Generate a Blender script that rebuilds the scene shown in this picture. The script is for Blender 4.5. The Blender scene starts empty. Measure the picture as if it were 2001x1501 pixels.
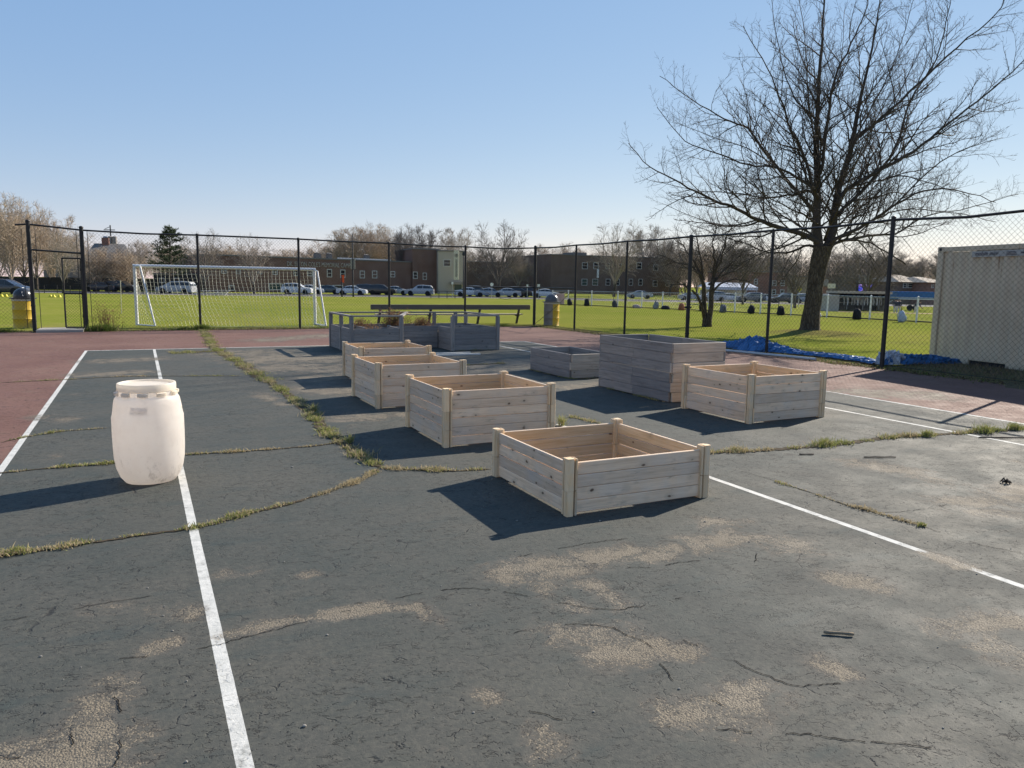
import bpy, bmesh, math, random
from mathutils import Vector, Matrix
C = bpy.context.scene.collection
PI = math.pi
# ------------------------------------------------------------------ camera
F_PX, PIT, YAW, ROL, CAM_H = 1470.86, 0.1324, 0.4588, 0.0160, 1.6337
FW = Vector((math.sin(YAW)*math.cos(PIT), math.cos(YAW)*math.cos(PIT), -math.sin(PIT)))
R0 = Vector((math.cos(YAW), -math.sin(YAW), 0)); U0 = R0.cross(FW)
RV = R0*math.cos(ROL) + U0*math.sin(ROL); UV = U0*math.cos(ROL) - R0*math.sin(ROL)
cam_d = bpy.data.cameras.new("camera"); cam = bpy.data.objects.new("camera", cam_d); C.objects.link(cam)
M = Matrix.Identity(4)
for i in range(3):
    M[i][0] = RV[i]; M[i][1] = UV[i]; M[i][2] = -FW[i]
M[2][3] = CAM_H
cam.matrix_world = M
cam_d.sensor_width = 36; cam_d.lens = F_PX/2001*36; cam_d.clip_start = 0.1; cam_d.clip_end = 3000
bpy.context.scene.camera = cam
# ------------------------------------------------------------------ light
SUN_EL, SUN_AZ = math.radians(30.0), math.radians(71.3)      # azimuth from +Y towards +X
SUN_DIR = Vector((math.sin(SUN_AZ)*math.cos(SUN_EL), math.cos(SUN_AZ)*math.cos(SUN_EL), math.sin(SUN_EL)))
w = bpy.data.worlds.new("World"); bpy.context.scene.world = w; w.use_nodes = True
nt = w.node_tree; nt.nodes.clear()
sky = nt.nodes.new('ShaderNodeTexSky'); sky.sky_type = 'NISHITA'; sky.sun_disc = False
sky.sun_elevation = SUN_EL; sky.sun_rotation = SUN_AZ
sky.altitude = 180; sky.air_density = 1.0; sky.dust_density = 0.0; sky.ozone_density = 2.6
bg = nt.nodes.new('ShaderNodeBackground'); bg.inputs[1].default_value = 0.0785
ow = nt.nodes.new('ShaderNodeOutputWorld')
# clear spring air: the blue of this sky is paler and more even from zenith to horizon than the model's
ml = nt.nodes.new('ShaderNodeVectorMath'); ml.operation = 'MULTIPLY_ADD'
ml.inputs[1].default_value = (0.74, 0.48, 0.25); ml.inputs[2].default_value = (0.64, 1.68, 3.72)
nt.links.new(sky.outputs[0], ml.inputs[0]); nt.links.new(ml.outputs[0], bg.inputs[0]); nt.links.new(bg.outputs[0], ow.inputs[0])
sl = bpy.data.lights.new("sun", 'SUN'); sl.energy = 4.9; sl.angle = math.radians(0.53); sl.color = (1.0, 0.905, 0.775)
so = bpy.data.objects.new("sun", sl); C.objects.link(so); so.location = (20, 10, 30)
so.rotation_euler = SUN_DIR.to_track_quat('Z', 'Y').to_euler()
vs = bpy.context.scene.view_settings
vs.view_transform = 'Standard'; vs.look = 'None'; vs.exposure = 0.92; vs.gamma = 1.0; vs.use_curve_mapping = False

# ------------------------------------------------------------------ survey helpers: compass bearing seen in photo column px, at a measured depth
def at(px, depth, z=1.0):
    f = Vector((math.sin(YAW), math.cos(YAW), 0)); base = f*depth + Vector((0, 0, z-CAM_H))
    k = (px-1000.5)/F_PX
    lat = (k*base.dot(FW) - base.dot(RV))/R0.dot(RV)
    p = f*depth + R0*lat
    return Vector((p.x, p.y, 0))
def zat(px, py, depth):
    p = at(px, depth); lo, hi = -30.0, 60.0
    for _ in range(40):
        m = (lo+hi)/2; q = Vector((p.x, p.y, m-CAM_H)); d = q.dot(FW)
        y = 750.5 - F_PX*q.dot(UV)/d
        if y > py: lo = m
        else: hi = m
    return (lo+hi)/2
def sstep(a, b, x):
    t = min(1, max(0, (x-a)/(b-a))); return t*t*(3-2*t)
def terr(x, y):
    d = math.hypot(x, y); az = math.degrees(math.atan2(x, y))
    s = sstep(42, 105, d)*(-0.5-0.45*sstep(25, 50, az))
    n = 0.04*math.sin(x*0.7+1)*math.sin(y*0.55) + 0.03*math.sin(x*1.9)*math.sin(y*2.3+2)
    tree = 0.16*math.exp(-((x-21.25)**2+(y-19.2)**2)/2.2)
    edge = 0.0
    if x > 13.9: edge = 0.05*sstep(13.9, 14.6, x)
    if y > 26.3: edge = max(edge, 0.05*sstep(26.3, 27.0, y))
    return s + edge*(1-sstep(60, 90, d)) + tree + n*0.25
# ------------------------------------------------------------------ scene object helpers
def setp(o, label=None, cat=None, group=None, kind=None):
    if label: o['label'] = label
    if cat: o['category'] = cat
    if group: o['group'] = group
    if kind: o['kind'] = kind
    return o
def thing(name, label, cat, loc=(0, 0, 0), rotz=0.0, group=None):
    o = bpy.data.objects.new(name, None); C.objects.link(o)
    o.empty_display_size = 0.2
    o.location = loc; o.rotation_euler = (0, 0, rotz)
    return setp(o, label, cat, group)
class MB:
    """collects geometry, then becomes one mesh object"""
    def __init__(s, seed=0):
        s.v = []; s.f = []; s.mi = []; s.gc = []; s.tint = []; s.rng = random.Random(seed); s.sm = False
    def add(s, vs_, fs, mi=0, gc=None, tint=0.5):
        b = len(s.v)
        s.v.extend([tuple(p) for p in vs_]); s.f.extend([tuple(b+i for i in f) for f in fs]); s.mi.extend([mi]*len(fs))
        s.gc.extend(gc if gc else [tuple(p) for p in vs_]); s.tint.extend([tint]*len(vs_))
    def box(s, lo, hi, mi=0, bev=0.0, rot=None, org=None):
        x0, y0, z0 = lo; x1, y1, z1 = hi
        e = [x1-x0, y1-y0, z1-z0]; ax = e.index(max(e)); o = s.rng.uniform(0, 60); o2 = s.rng.uniform(0, 20); t = s.rng.random()
        if bev <= 0:
            V = [(x0, y0, z0), (x1, y0, z0), (x1, y1, z0), (x0, y1, z0), (x0, y0, z1), (x1, y0, z1), (x1, y1, z1), (x0, y1, z1)]
            Fc = [(3, 2, 1, 0), (4, 5, 6, 7), (0, 1, 5, 4), (1, 2, 6, 5), (2, 3, 7, 6), (3, 0, 4, 7)]
        else:
            bm = bmesh.new(); bmesh.ops.create_cube(bm, size=1)
            for v in bm.verts:
                v.co = Vector(((x0+x1)/2+v.co.x*e[0], (y0+y1)/2+v.co.y*e[1], (z0+z1)/2+v.co.z*e[2]))
            bmesh.ops.bevel(bm, geom=list(bm.edges), offset=min(bev, min(e)*0.45), segments=1, affect='EDGES', profile=0.5)
            bm.verts.index_update()
            V = [tuple(v.co) for v in bm.verts]; Fc = [tuple(v.index for v in f.verts) for f in bm.faces]; bm.free()
        oth = [i for i in (0, 1, 2) if i != ax]
        gc = [(p[ax]+o, p[oth[0]]+o2, p[oth[1]]+o2) for p in V]
        if rot is not None:
            og = Vector(org) if org else Vector((0, 0, 0)); V = [tuple(rot @ (Vector(p)-og) + og) for p in V]
        s.add(V, Fc, mi, gc, t)
        return s
    def bar(s, a, b, wdt, hgt, mi=0, up=(0, 0, 1)):
        a = Vector(a); b = Vector(b); d = b-a; L = d.length; d.normalize()
        u = Vector(up); sd = d.cross(u)
        if sd.length < 1e-4: sd = Vector((1, 0, 0))
        sd.normalize(); u = sd.cross(d)
        V = []
        for k, p in ((0, a), (L, b)):
            for i, j in ((-1, -1), (1, -1), (1, 1), (-1, 1)):
                V.append(p + sd*(i*wdt/2) + u*(j*hgt/2))
        o = s.rng.uniform(0, 50)
        gc = [((0 if n < 4 else L)+o, ((n % 4) in (1, 2))*wdt, ((n % 4) > 1)*hgt) for n in range(8)]
        s.add(V, [(0, 1, 2, 3)[::-1], (4, 5, 6, 7), (0, 1, 5, 4), (1, 2, 6, 5), (2, 3, 7, 6), (3, 0, 4, 7)], mi, gc, s.rng.random())
        return s
    def tube(s, pts, rad, n=6, mi=0, cap=True):
        pts = [Vector(p) for p in pts]
        if not isinstance(rad, (list, tuple)): rad = [rad]*len(pts)
        V = []; Fc = []; t0 = (pts[1]-pts[0]).normalized()
        ref = Vector((0, 0, 1)) if abs(t0.z) < 0.9 else Vector((1, 0, 0))
        nrm = t0.cross(ref).normalized(); L = 0; gc = []
        o = s.rng.uniform(0, 50)
        for i, p in enumerate(pts):
            if i == 0: t = t0
            elif i == len(pts)-1: t = (pts[i]-pts[i-1]).normalized()
            else: t = (pts[i+1]-pts[i-1]).normalized()
            if i: L += (p-pts[i-1]).length
            nrm = (nrm - t*nrm.dot(t))
            if nrm.length < 1e-6: nrm = t.orthogonal()
            nrm.normalize(); bn = t.cross(nrm)
            for k in range(n):
                a = 2*PI*k/n
                V.append(p + (nrm*math.cos(a)+bn*math.sin(a))*rad[i]); gc.append((L+o, rad[i]*a, 0))
        for i in range(len(pts)-1):
            for k in range(n):
                a = i*n+k; b = i*n+(k+1) % n
                Fc.append((a, b, b+n, a+n))
        if cap and n > 2:
            Fc.append(tuple(range(n))[::-1]); Fc.append(tuple(range((len(pts)-1)*n, len(pts)*n)))
        s.add(V, Fc, mi, gc, s.rng.random())
        return s
    def lathe(s, prof, n=32, c=(0, 0, 0), mi=0, a0=0, a1=2*PI):
        V = []; Fc = []; full = abs(a1-a0-2*PI) < 1e-6; m = n if full else n+1
        for r, z in prof:
            for k in range(m):
                a = a0+(a1-a0)*k/n; V.append((c[0]+r*math.cos(a), c[1]+r*math.sin(a), c[2]+z))
        for i in range(len(prof)-1):
            for k in range(n):
                a = i*m+k; b = i*m+(k+1) % m; Fc.append((a, b, b+m, a+m))
        s.add(V, Fc, mi, None, s.rng.random()); return s
    def ball(s, c, r, mi=0, n=10, m=6):
        prof = [(max(1e-4, math.cos(-PI/2+PI*i/m)), math.sin(-PI/2+PI*i/m)) for i in range(m+1)]
        if not isinstance(r, (tuple, list)): r = (r, r, r)
        V = []; Fc = []
        for a, z in prof:
            for k in range(n): V.append((c[0]+r[0]*a*math.cos(2*PI*k/n), c[1]+r[1]*a*math.sin(2*PI*k/n), c[2]+r[2]*z))
        for i in range(m):
            for k in range(n): Fc.append((i*n+k, i*n+(k+1) % n, (i+1)*n+(k+1) % n, (i+1)*n+k))
        s.add(V, Fc, mi, None, s.rng.random()); return s
    def prism(s, outline, y0, y1, mi=0, axis='y'):
        n = len(outline); V = []
        for y in (y0, y1):
            for a, b in outline: V.append((a, y, b) if axis == 'y' else ((y, a, b) if axis == 'x' else (a, b, y)))
        Fc = [tuple(range(n)), tuple(range(n, 2*n))[::-1]] + [(i, i+n, (i+1) % n+n, (i+1) % n) for i in range(n)]
        s.add(V, Fc, mi, None, s.rng.random()); return s
    def mesh(s, name, mats, smooth=False):
        me = bpy.data.meshes.new(name); me.from_pydata(s.v, [], s.f)
        if not isinstance(mats, (list, tuple)): mats = [mats]
        for m in mats: me.materials.append(m)
        if any(s.mi): me.polygons.foreach_set('material_index', s.mi)
        a = me.attributes.new('gc', 'FLOAT_VECTOR', 'POINT'); a.data.foreach_set('vector', [c for g in s.gc for c in g])
        a = me.attributes.new('tint', 'FLOAT', 'POINT'); a.data.foreach_set('value', s.tint)
        if smooth or s.sm: me.polygons.foreach_set('use_smooth', [True]*len(me.polygons))
        me.update(); return me
    def obj(s, name, mats, parent=None, smooth=False, loc=None):
        o = bpy.data.objects.new(name, s.mesh(name, mats, smooth)); C.objects.link(o)
        if parent: o.parent = parent
        if loc: o.location = loc
        return o
def autosmooth(o, ang=40):
    me = o.data; bm = bmesh.new(); bm.from_mesh(me)
    bmesh.ops.recalc_face_normals(bm, faces=bm.faces)
    for f in bm.faces: f.smooth = True
    for e in bm.edges:
        e.smooth = not (len(e.link_faces) == 2 and e.calc_face_angle(0) > math.radians(ang))
    bm.to_mesh(me); bm.free(); return o
def fixn(o):
    bm = bmesh.new(); bm.from_mesh(o.data); bmesh.ops.recalc_face_normals(bm, faces=bm.faces); bm.to_mesh(o.data); bm.free(); return o
def dup(root, loc, rotz, label=None, group=None, scale=None):
    r = root.copy(); C.objects.link(r); r.location = loc; r.rotation_euler = (0, 0, rotz)
    if scale: r.scale = scale
    if label: r['label'] = label
    if group: r['group'] = group
    for ch in list(root.children):
        c = ch.copy(); C.objects.link(c); c.parent = r
        for g in ch.children:
            d = g.copy(); C.objects.link(d); d.parent = c
    return r
def text_part(txt, size, parent, m, loc, rot, depth=0.004, name='lettering', shear=0.0, sx=1.0):
    cu = bpy.data.curves.new(name, 'FONT'); cu.body = txt; cu.size = size; cu.extrude = depth; cu.shear = shear; cu.resolution_u = 2
    t = bpy.data.objects.new(name, cu); C.objects.link(t)
    dg = bpy.context.evaluated_depsgraph_get(); dg.update()
    me = bpy.data.meshes.new_from_object(t.evaluated_get(dg)); bpy.data.objects.remove(t); bpy.data.curves.remove(cu)
    me.materials.clear(); me.materials.append(m)
    o = bpy.data.objects.new(name, me); C.objects.link(o); o.parent = parent; o.location = loc; o.rotation_euler = rot; o.scale = (sx, 1, 1)
    return o
# ------------------------------------------------------------------ material helpers
class NT:
    def __init__(s, name, rough=0.7, spec=0.3, metal=0.0):
        s.m = bpy.data.materials.new(name); s.m.use_nodes = True; s.t = s.m.node_tree; s.b = s.t.nodes['Principled BSDF']
        s.out = s.t.nodes['Material Output']
        s.b.inputs['Roughness'].default_value = rough; s.b.inputs['Metallic'].default_value = metal
        s.b.inputs['Specular IOR Level'].default_value = spec
    def n(s, typ): return s.t.nodes.new('ShaderNode'+typ)
    def set(s, sock, v):
        if v is None: return
        if hasattr(v, 'is_output'): s.t.links.new(v, sock)
        else:
            if isinstance(v, (tuple, list)) and len(v) == 3 and sock.type == 'RGBA': v = (*v, 1)
            sock.default_value = v
    def ma(s, op, a, b=None, c=None, clamp=False):
        x = s.n('Math'); x.operation = op; x.use_clamp = clamp
        s.set(x.inputs[0], a); s.set(x.inputs[1], b)
        if c is not None: s.set(x.inputs[2], c)
        return x.outputs[0]
    def vm(s, op, a, b=None, sc=None):
        x = s.n('VectorMath'); x.operation = op; s.set(x.inputs[0], a)
        if b is not None: s.set(x.inputs[1], b)
        if sc is not None: s.set(x.inputs['Scale'], sc)
        return x.outputs[0]
    def mix(s, f, a, b, mode='MIX'):
        x = s.n('Mix'); x.data_type = 'RGBA'; x.blend_type = mode
        s.set(x.inputs[0], f); s.set(x.inputs[6], a); s.set(x.inputs[7], b); return x.outputs[2]
    def noise(s, vec, scale, detail=3, rough=0.55, dist=0.0, col=False):
        x = s.n('TexNoise'); s.set(x.inputs['Vector'], vec); x.inputs['Scale'].default_value = scale
        x.inputs['Detail'].default_value = detail; x.inputs['Roughness'].default_value = rough; x.inputs['Distortion'].default_value = dist
        return x.outputs[1 if col else 0]
    def vor(s, vec, scale, feat='F1', out='Distance', rnd=1.0):
        x = s.n('TexVoronoi'); x.feature = feat; s.set(x.inputs['Vector'], vec); x.inputs['Scale'].default_value = scale
        x.inputs['Randomness'].default_value = rnd
        return x.outputs[out]
    def mr(s, v, a, b, c=0.0, d=1.0, smooth=True):
        x = s.n('MapRange'); x.interpolation_type = 'SMOOTHSTEP' if smooth else 'LINEAR'
        s.set(x.inputs[0], v)
        for i, k in enumerate((a, b, c, d)): x.inputs[i+1].default_value = k
        return x.outputs[0]
    def pos(s): return s.n('NewGeometry').outputs['Position']
    def objc(s): return s.n('TexCoord').outputs['Object']
    def attr(s, name, out='Fac'):
        x = s.n('Attribute'); x.attribute_name = name; return x.outputs[out]
    def sep(s, v):
        x = s.n('SeparateXYZ'); s.set(x.inputs[0], v); return x.outputs
    def comb(s, a, b, c):
        x = s.n('CombineXYZ'); s.set(x.inputs[0], a); s.set(x.inputs[1], b); s.set(x.inputs[2], c); return x.outputs[0]
    def bump(s, h, strength=0.3, dist=0.01):
        x = s.n('Bump'); x.inputs['Strength'].default_value = strength; x.inputs['Distance'].default_value = dist
        s.set(x.inputs['Height'], h); s.t.links.new(x.outputs[0], s.b.inputs['Normal'])
    def col(s, c): s.set(s.b.inputs['Base Color'], c); return s
    def rough(s, r): s.set(s.b.inputs['Roughness'], r)
def plain(name, col, rough=0.6, spec=0.3, metal=0.0, var=0.25, scale=6.0, bump=0.0, dirt_shade=None):
    k = NT(name, rough, spec, metal); P = k.objc()
    n = k.noise(P, scale, 4); c2 = tuple(v*(1-var) for v in col)
    c = k.mix(n, c2, tuple(min(1, v*(1+var*0.6)) for v in col))
    if dirt_shade:
        d = k.mr(k.noise(P, scale*0.7, 5, 0.7), 0.52, 0.7); c = k.mix(d, c, dirt_shade)
    k.col(c)
    if bump: k.bump(k.noise(P, scale*8, 3), bump, 0.01)
    return k.m
# ------------------------------------------------------------------ materials
X_L0, Y_B = -1.121, 19.222                       # left sideline and far baseline of the old tennis court
LINES_X = [X_L0, X_L0+1.372, X_L0+5.486, X_L0+9.601, X_L0+10.973]
def court_material():
    k = NT('court_coating', 0.82, 0.25); P = k.pos(); X, Y, Z = k.sep(P)
    wear = k.attr('wear')
    nf = k.noise(P, 2.2, 6, 0.62); nm = k.noise(P, 9, 5, 0.65); nl = k.noise(P, 0.45, 4, 0.55); nh = k.noise(P, 260, 2, 0.6)
    nst = k.noise(k.vm('MULTIPLY', P, (1.0, 3.2, 1.0)), 1.3, 5, 0.6)
    # coat colours
    g = k.mix(k.mr(nl, 0.35, 0.65), (0.054, 0.062, 0.054), (0.088, 0.085, 0.069))
    g = k.mix(k.ma('MULTIPLY', k.mr(nf, 0.42, 0.68), 0.55), g, (0.092, 0.090, 0.080))
    g = k.mix(k.ma('MULTIPLY', k.mr(nst, 0.53, 0.70), 0.55), g, (0.034, 0.053, 0.053))
    g = k.mix(k.mr(nm, 0.36, 0.66, 0.0, 0.30), g, (0.105, 0.098, 0.083)); g = k.mix(k.mr(k.noise(P, 30, 4, 0.7), 0.42, 0.64, 0.38, 0.0), g, (0.030, 0.036, 0.036))
    r = k.mix(k.mr(nl, 0.3, 0.7), (0.145, 0.068, 0.052), (0.19, 0.10, 0.076))
    r = k.mix(k.ma('MULTIPLY', k.mr(nf, 0.5, 0.75), 0.5), r, (0.20, 0.135, 0.11))
    sep_n = k.ma('MULTIPLY', k.ma('SUBTRACT', nm, 0.5), 0.03)
    gx = k.ma('MULTIPLY', k.ma('GREATER_THAN', k.ma('ADD', X, sep_n), LINES_X[0]-0.03), k.ma('LESS_THAN', k.ma('ADD', X, sep_n), LINES_X[4]+0.03))
    gm = k.ma('MULTIPLY', gx, k.ma('LESS_THAN', k.ma('ADD', Y, sep_n), Y_B+0.04))
    coat = k.mix(gm, r, g)
    # painted lines
    lm = None
    for i, lx in enumerate(LINES_X):
        hw = 0.028
        m = k.ma('LESS_THAN', k.ma('ABSOLUTE', k.ma('SUBTRACT', k.ma('ADD', X, k.ma('MULTIPLY', sep_n, 0.16)), lx)), hw)
        top = Y_B if i != 2 else 7.6
        m = k.ma('MULTIPLY', m, k.ma('LESS_THAN', Y, top))
        lm = m if lm is None else k.ma('MAXIMUM', lm, m)
    bl = k.ma('MULTIPLY', k.ma('LESS_THAN', k.ma('ABSOLUTE', k.ma('SUBTRACT', Y, Y_B)), 0.035), gx)
    lm = k.ma('MAXIMUM', lm, bl)
    lw = k.mr(k.ma('ADD', k.noise(P, 14, 5, 0.7), k.ma('MULTIPLY', k.noise(P, 1.1, 2), 0.35)), 0.70, 0.95, 1.0, 0.35)
    lcol = k.mix(k.mr(nm, 0.3, 0.7), (0.50, 0.50, 0.47), (0.66, 0.65, 0.61))
    coat = k.mix(k.ma('MULTIPLY', lm, lw), coat, lcol)
    # fine mottling
    coat = k.mix(k.mr(nh, 0.25, 0.8, 0.0, 0.34), coat, (0.022, 0.026, 0.028)); coat = k.mix(k.mr(k.noise(P, 90, 3, 0.7), 0.60, 0.74, 0.0, 0.5), coat, (0.145, 0.14, 0.125))
    # worn patches down to the aggregate
    npt = k.noise(P, 3.6, 7, 0.66, 0.6)
    v = k.ma('ADD', wear, k.ma('MULTIPLY', k.ma('SUBTRACT', npt, 0.5), k.mr(wear, 0.0, 0.3, 0.40, 2.7)))
    v = k.ma('ADD', v, k.ma('MULTIPLY', k.ma('SUBTRACT', k.noise(P, 26, 4, 0.7), 0.5), 0.75))
    rnd = k.mr(k.ma('ADD', k.noise(P, 1.55, 7, 0.68), k.ma('MULTIPLY', k.noise(k.vm('ADD', P, (9, 3, 0)), 0.5, 2), 0.25)), 0.74, 0.90)
    v = k.ma('MAXIMUM', v, k.ma('MULTIPLY', rnd, 0.75))
    vc = k.n('TexVoronoi'); k.set(vc.inputs['Vector'], P); vc.inputs['Scale'].default_value = 125
    pm = k.mr(k.ma('ADD', v, k.ma('MULTIPLY', k.ma('SUBTRACT', k.sep(vc.outputs['Color'])[1], 0.5), 0.42)), 0.40, 0.60); edge = k.mr(v, 0.02, 0.42); lip_shade = k.ma('MULTIPLY', k.mr(k.ma('ABSOLUTE', k.ma('SUBTRACT', v, 0.40)), 0.0, 0.06, 1, 0), k.mr(k.noise(P, 4.2, 3, 0.6), 0.46, 0.56))
    agg = k.mix(k.sep(vc.outputs['Color'])[0], (0.125, 0.104, 0.076), (0.255, 0.213, 0.152))
    agg = k.mix(k.mr(vc.outputs['Distance'], 0.40, 0.75, 0, 0.8), agg, (0.08, 0.068, 0.055))
    agg = k.mix(k.mr(nm, 0.35, 0.65, 0.1, 0.6), agg, (0.165, 0.142, 0.108))
    c = k.mix(k.ma('MULTIPLY', edge, 0.42), coat, (0.118, 0.101, 0.082))
    c = k.mix(k.ma('MULTIPLY', pm, 0.92), c, agg)
    c = k.mix(k.ma('MULTIPLY', lip_shade, 0.7), c, (0.028, 0.027, 0.026))  # dark crack outline, with the coating lip's shadow edge painted in
    # alligator cracks: partial voronoi edges
    wv = k.vm('ADD', P, k.vm('SCALE', k.vm('SUBTRACT', k.noise(P, 7, 4, 0.6, col=True), (0.5, 0.5, 0.5)), sc=0.16))
    wv = k.vm('MULTIPLY', wv, (1.0, 1.45, 0.0))
    rotn = k.n('VectorRotate'); rotn.inputs['Angle'].default_value = 0.46; k.set(rotn.inputs['Vector'], wv); wv = rotn.outputs[0]
    d1 = k.vor(wv, 2.3, 'DISTANCE_TO_EDGE'); d2 = k.vor(wv, 8.0, 'DISTANCE_TO_EDGE')
    m1 = k.ma('MULTIPLY', k.mr(d1, 0.003, 0.013, 1, 0), k.mr(k.noise(P, 3.3, 4, 0.7), 0.53, 0.60))
    m2 = k.ma('MULTIPLY', k.mr(d2, 0.008, 0.034, 1, 0), k.mr(k.noise(k.vm('ADD', P, (5, 0, 0)), 8.5, 4, 0.75), 0.545, 0.60))
    rr = k.n('VectorRotate'); rr.inputs['Angle'].default_value = 0.46; k.set(rr.inputs['Vector'], P)
    iso = k.noise(k.vm('MULTIPLY', rr.outputs[0], (5.0, 10.0, 1.0)), 1.0, 5, 0.62)
    iso2 = k.noise(k.vm('MULTIPLY', k.vm('ADD', rr.outputs[0], (3.3, 8.1, 0)), (9.0, 20.0, 1.0)), 1.0, 4, 0.62)
    m3 = k.ma('MULTIPLY', k.mr(k.ma('ABSOLUTE', k.ma('SUBTRACT', iso, 0.5)), 0.003, 0.012, 1, 0), k.mr(k.noise(k.vm('ADD', P, (0, 7, 0)), 9.0, 4, 0.75), 0.505, 0.56))
    m4 = k.ma('MULTIPLY', k.mr(k.ma('ABSOLUTE', k.ma('SUBTRACT', iso2, 0.5)), 0.005, 0.02, 1, 0), k.mr(k.noise(k.vm('ADD', P, (4, 2, 0)), 14.0, 4, 0.75), 0.51, 0.57))
    cr = k.ma('MAXIMUM', k.ma('MAXIMUM', m1, m2), k.ma('MAXIMUM', m3, k.ma('MULTIPLY', m4, 0.8)))
    cr = k.ma('MULTIPLY', cr, k.mr(k.noise(k.vm('ADD', P, (2, 9, 0)), 0.75, 3, 0.6), 0.38, 0.60, 0.38, 1.0))
    cr = k.ma('MULTIPLY', cr, k.ma('SUBTRACT', 1.0, k.ma('MULTIPLY', pm, 0.8)))
    cr = k.ma('MULTIPLY', cr, k.ma('SUBTRACT', 1.0, k.ma('MULTIPLY', lm, 0.7)))
    c = k.mix(k.ma('MULTIPLY', cr, 0.88), c, (0.018, 0.018, 0.018))
    k.col(c)
    h = k.ma('SUBTRACT', k.ma('MULTIPLY', nh, 0.22), k.ma('MULTIPLY', cr, 0.9))
    h = k.ma('SUBTRACT', h, k.ma('MULTIPLY', pm, k.ma('ADD', 0.35, k.ma('MULTIPLY', vc.outputs['Distance'], 0.9))))
    h = k.ma('ADD', h, k.ma('MULTIPLY', nm, 0.5))
    h = k.ma('ADD', h, k.ma('MULTIPLY', k.noise(P, 55, 3, 0.7), 0.55))
    k.bump(h, 0.7, 0.006)
    k.rough(k.mr(nf, 0.3, 0.7, 0.72, 0.9))
    return k.m
def grass_material():
    k = NT('turf', 1.0, 0.0); P = k.pos(); X, Y, Z = k.sep(P)
    big = k.noise(P, 0.09, 4, 0.55); mid = k.noise(P, 0.9, 5, 0.65); fine = k.noise(k.vm('MULTIPLY', P, (1, 1, 0.3)), 22, 4, 0.7)
    c = k.mix(k.mr(big, 0.35, 0.65), (0.165, 0.192, 0.032), (0.215, 0.220, 0.048))
    c = k.mix(k.mr(mid, 0.40, 0.70, 0, 0.55), c, (0.25, 0.225, 0.07)); c = k.mix(k.mr(fine, 0.35, 0.75, 0, 0.6), c, (0.095, 0.125, 0.015))
    c = k.mix(k.ma('MULTIPLY', k.mr(k.noise(k.vm('ADD', P, (31, 7, 0)), 0.16, 5, 0.7), 0.56, 0.70), 0.5), c, (0.22, 0.185, 0.08))
    # bare earth beside the fence lines, round the big trunk, and container shade painted in brown
    nz = k.ma('MULTIPLY', k.ma('SUBTRACT', k.noise(P, 1.6, 5, 0.7), 0.5), 1.3)
    dx = k.ma('MAXIMUM', k.ma('SUBTRACT', X, 14.05), k.ma('SUBTRACT', Y, 26.45))
    soil = k.mr(k.ma('ADD', dx, nz), -0.1, 0.45, 1, 0)
    soil = k.ma('MAXIMUM', soil, k.ma('MULTIPLY', k.mr(k.ma('ADD', Y, nz), 10.2, 11.0, 0.8, 0), k.mr(X, 17.0, 19.0, 1, 0)))  # turf browned by the container: its shade put into the ground colour
    sc = k.mix(k.noise(P, 30, 4, 0.7), (0.055, 0.044, 0.028), (0.17, 0.135, 0.085))
    c = k.mix(soil, c, sc)
    tr = k.vm('LENGTH', k.vm('SUBTRACT', P, (21.0, 18.9, 0.1))) if False else None
    x = k.n('VectorMath'); x.operation = 'DISTANCE'; k.set(x.inputs[0], P); x.inputs[1].default_value = (21.1, 18.8, 0.1)
    tm = k.mr(k.ma('ADD', x.outputs['Value'], k.ma('MULTIPLY', nz, 1.4)), 0.9, 2.2, 0.75, 0)
    c = k.mix(tm, c, k.mix(fine, (0.085, 0.075, 0.03), (0.20, 0.17, 0.075)))
    k.col(c); k.bump(k.ma('ADD', fine, k.ma('MULTIPLY', mid, 2)), 0.35, 0.05); return k.m
def wood_material(name, base, dark, knot, grey, knots=1.0, rough=0.75, stain=0.0):
    k = NT(name, rough, 0.25); G = k.attr('gc', 'Vector'); T = k.attr('tint')
    g1 = k.noise(k.vm('MULTIPLY', G, (1.2, 22, 22)), 1.6, 5, 0.62, 0.4); g2 = k.noise(k.vm('MULTIPLY', G, (2.2, 90, 90)), 2.0, 3, 0.6)
    bl = k.noise(G, 3.2, 4, 0.6)
    c = k.mix(k.mr(g1, 0.35, 0.68), base, dark)
    c = k.mix(k.mr(bl, 0.40, 0.70, 0.0, 0.65), c, grey)
    c = k.mix(k.mr(g2, 0.45, 0.75, 0.0, 0.35), c, tuple(v*0.55 for v in dark))
    c = k.mix(1.0, c, k.mix(T, (0.72, 0.73, 0.76), (1.06, 1.03, 1.0)), 'MULTIPLY')
    kv = k.n('TexVoronoi'); k.set(kv.inputs['Vector'], k.vm('ADD', k.vm('MULTIPLY', G, (7.0, 12.0, 12.0)), k.vm('SCALE', k.noise(G, 18, 2, col=True), sc=0.18)))
    kv.inputs['Scale'].default_value = 1.0
    pick = k.ma('LESS_THAN', k.sep(kv.outputs['Color'])[0], 0.30*knots)
    km = k.ma('MULTIPLY', k.mr(kv.outputs['Distance'], 0.08, 0.17, 1, 0), pick)
    halo = k.ma('MULTIPLY', k.mr(kv.outputs['Distance'], 0.15, 0.48, 0.5, 0), pick)
    c = k.mix(halo, c, tuple(v*0.62 for v in base)); c = k.mix(k.ma('MULTIPLY', km, 0.9), c, knot)
    if stain:
        s_ = k.mr(k.noise(k.vm('MULTIPLY', G, (1.5, 6, 6)), 2.4, 6, 0.75), 0.56, 0.74, 0, stain)
        c = k.mix(s_, c, (0.07, 0.062, 0.05))
    k.col(c); k.bump(k.ma('ADD', g1, k.ma('MULTIPLY', g2, 0.4)), 0.35, 0.004); return k.m
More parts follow.
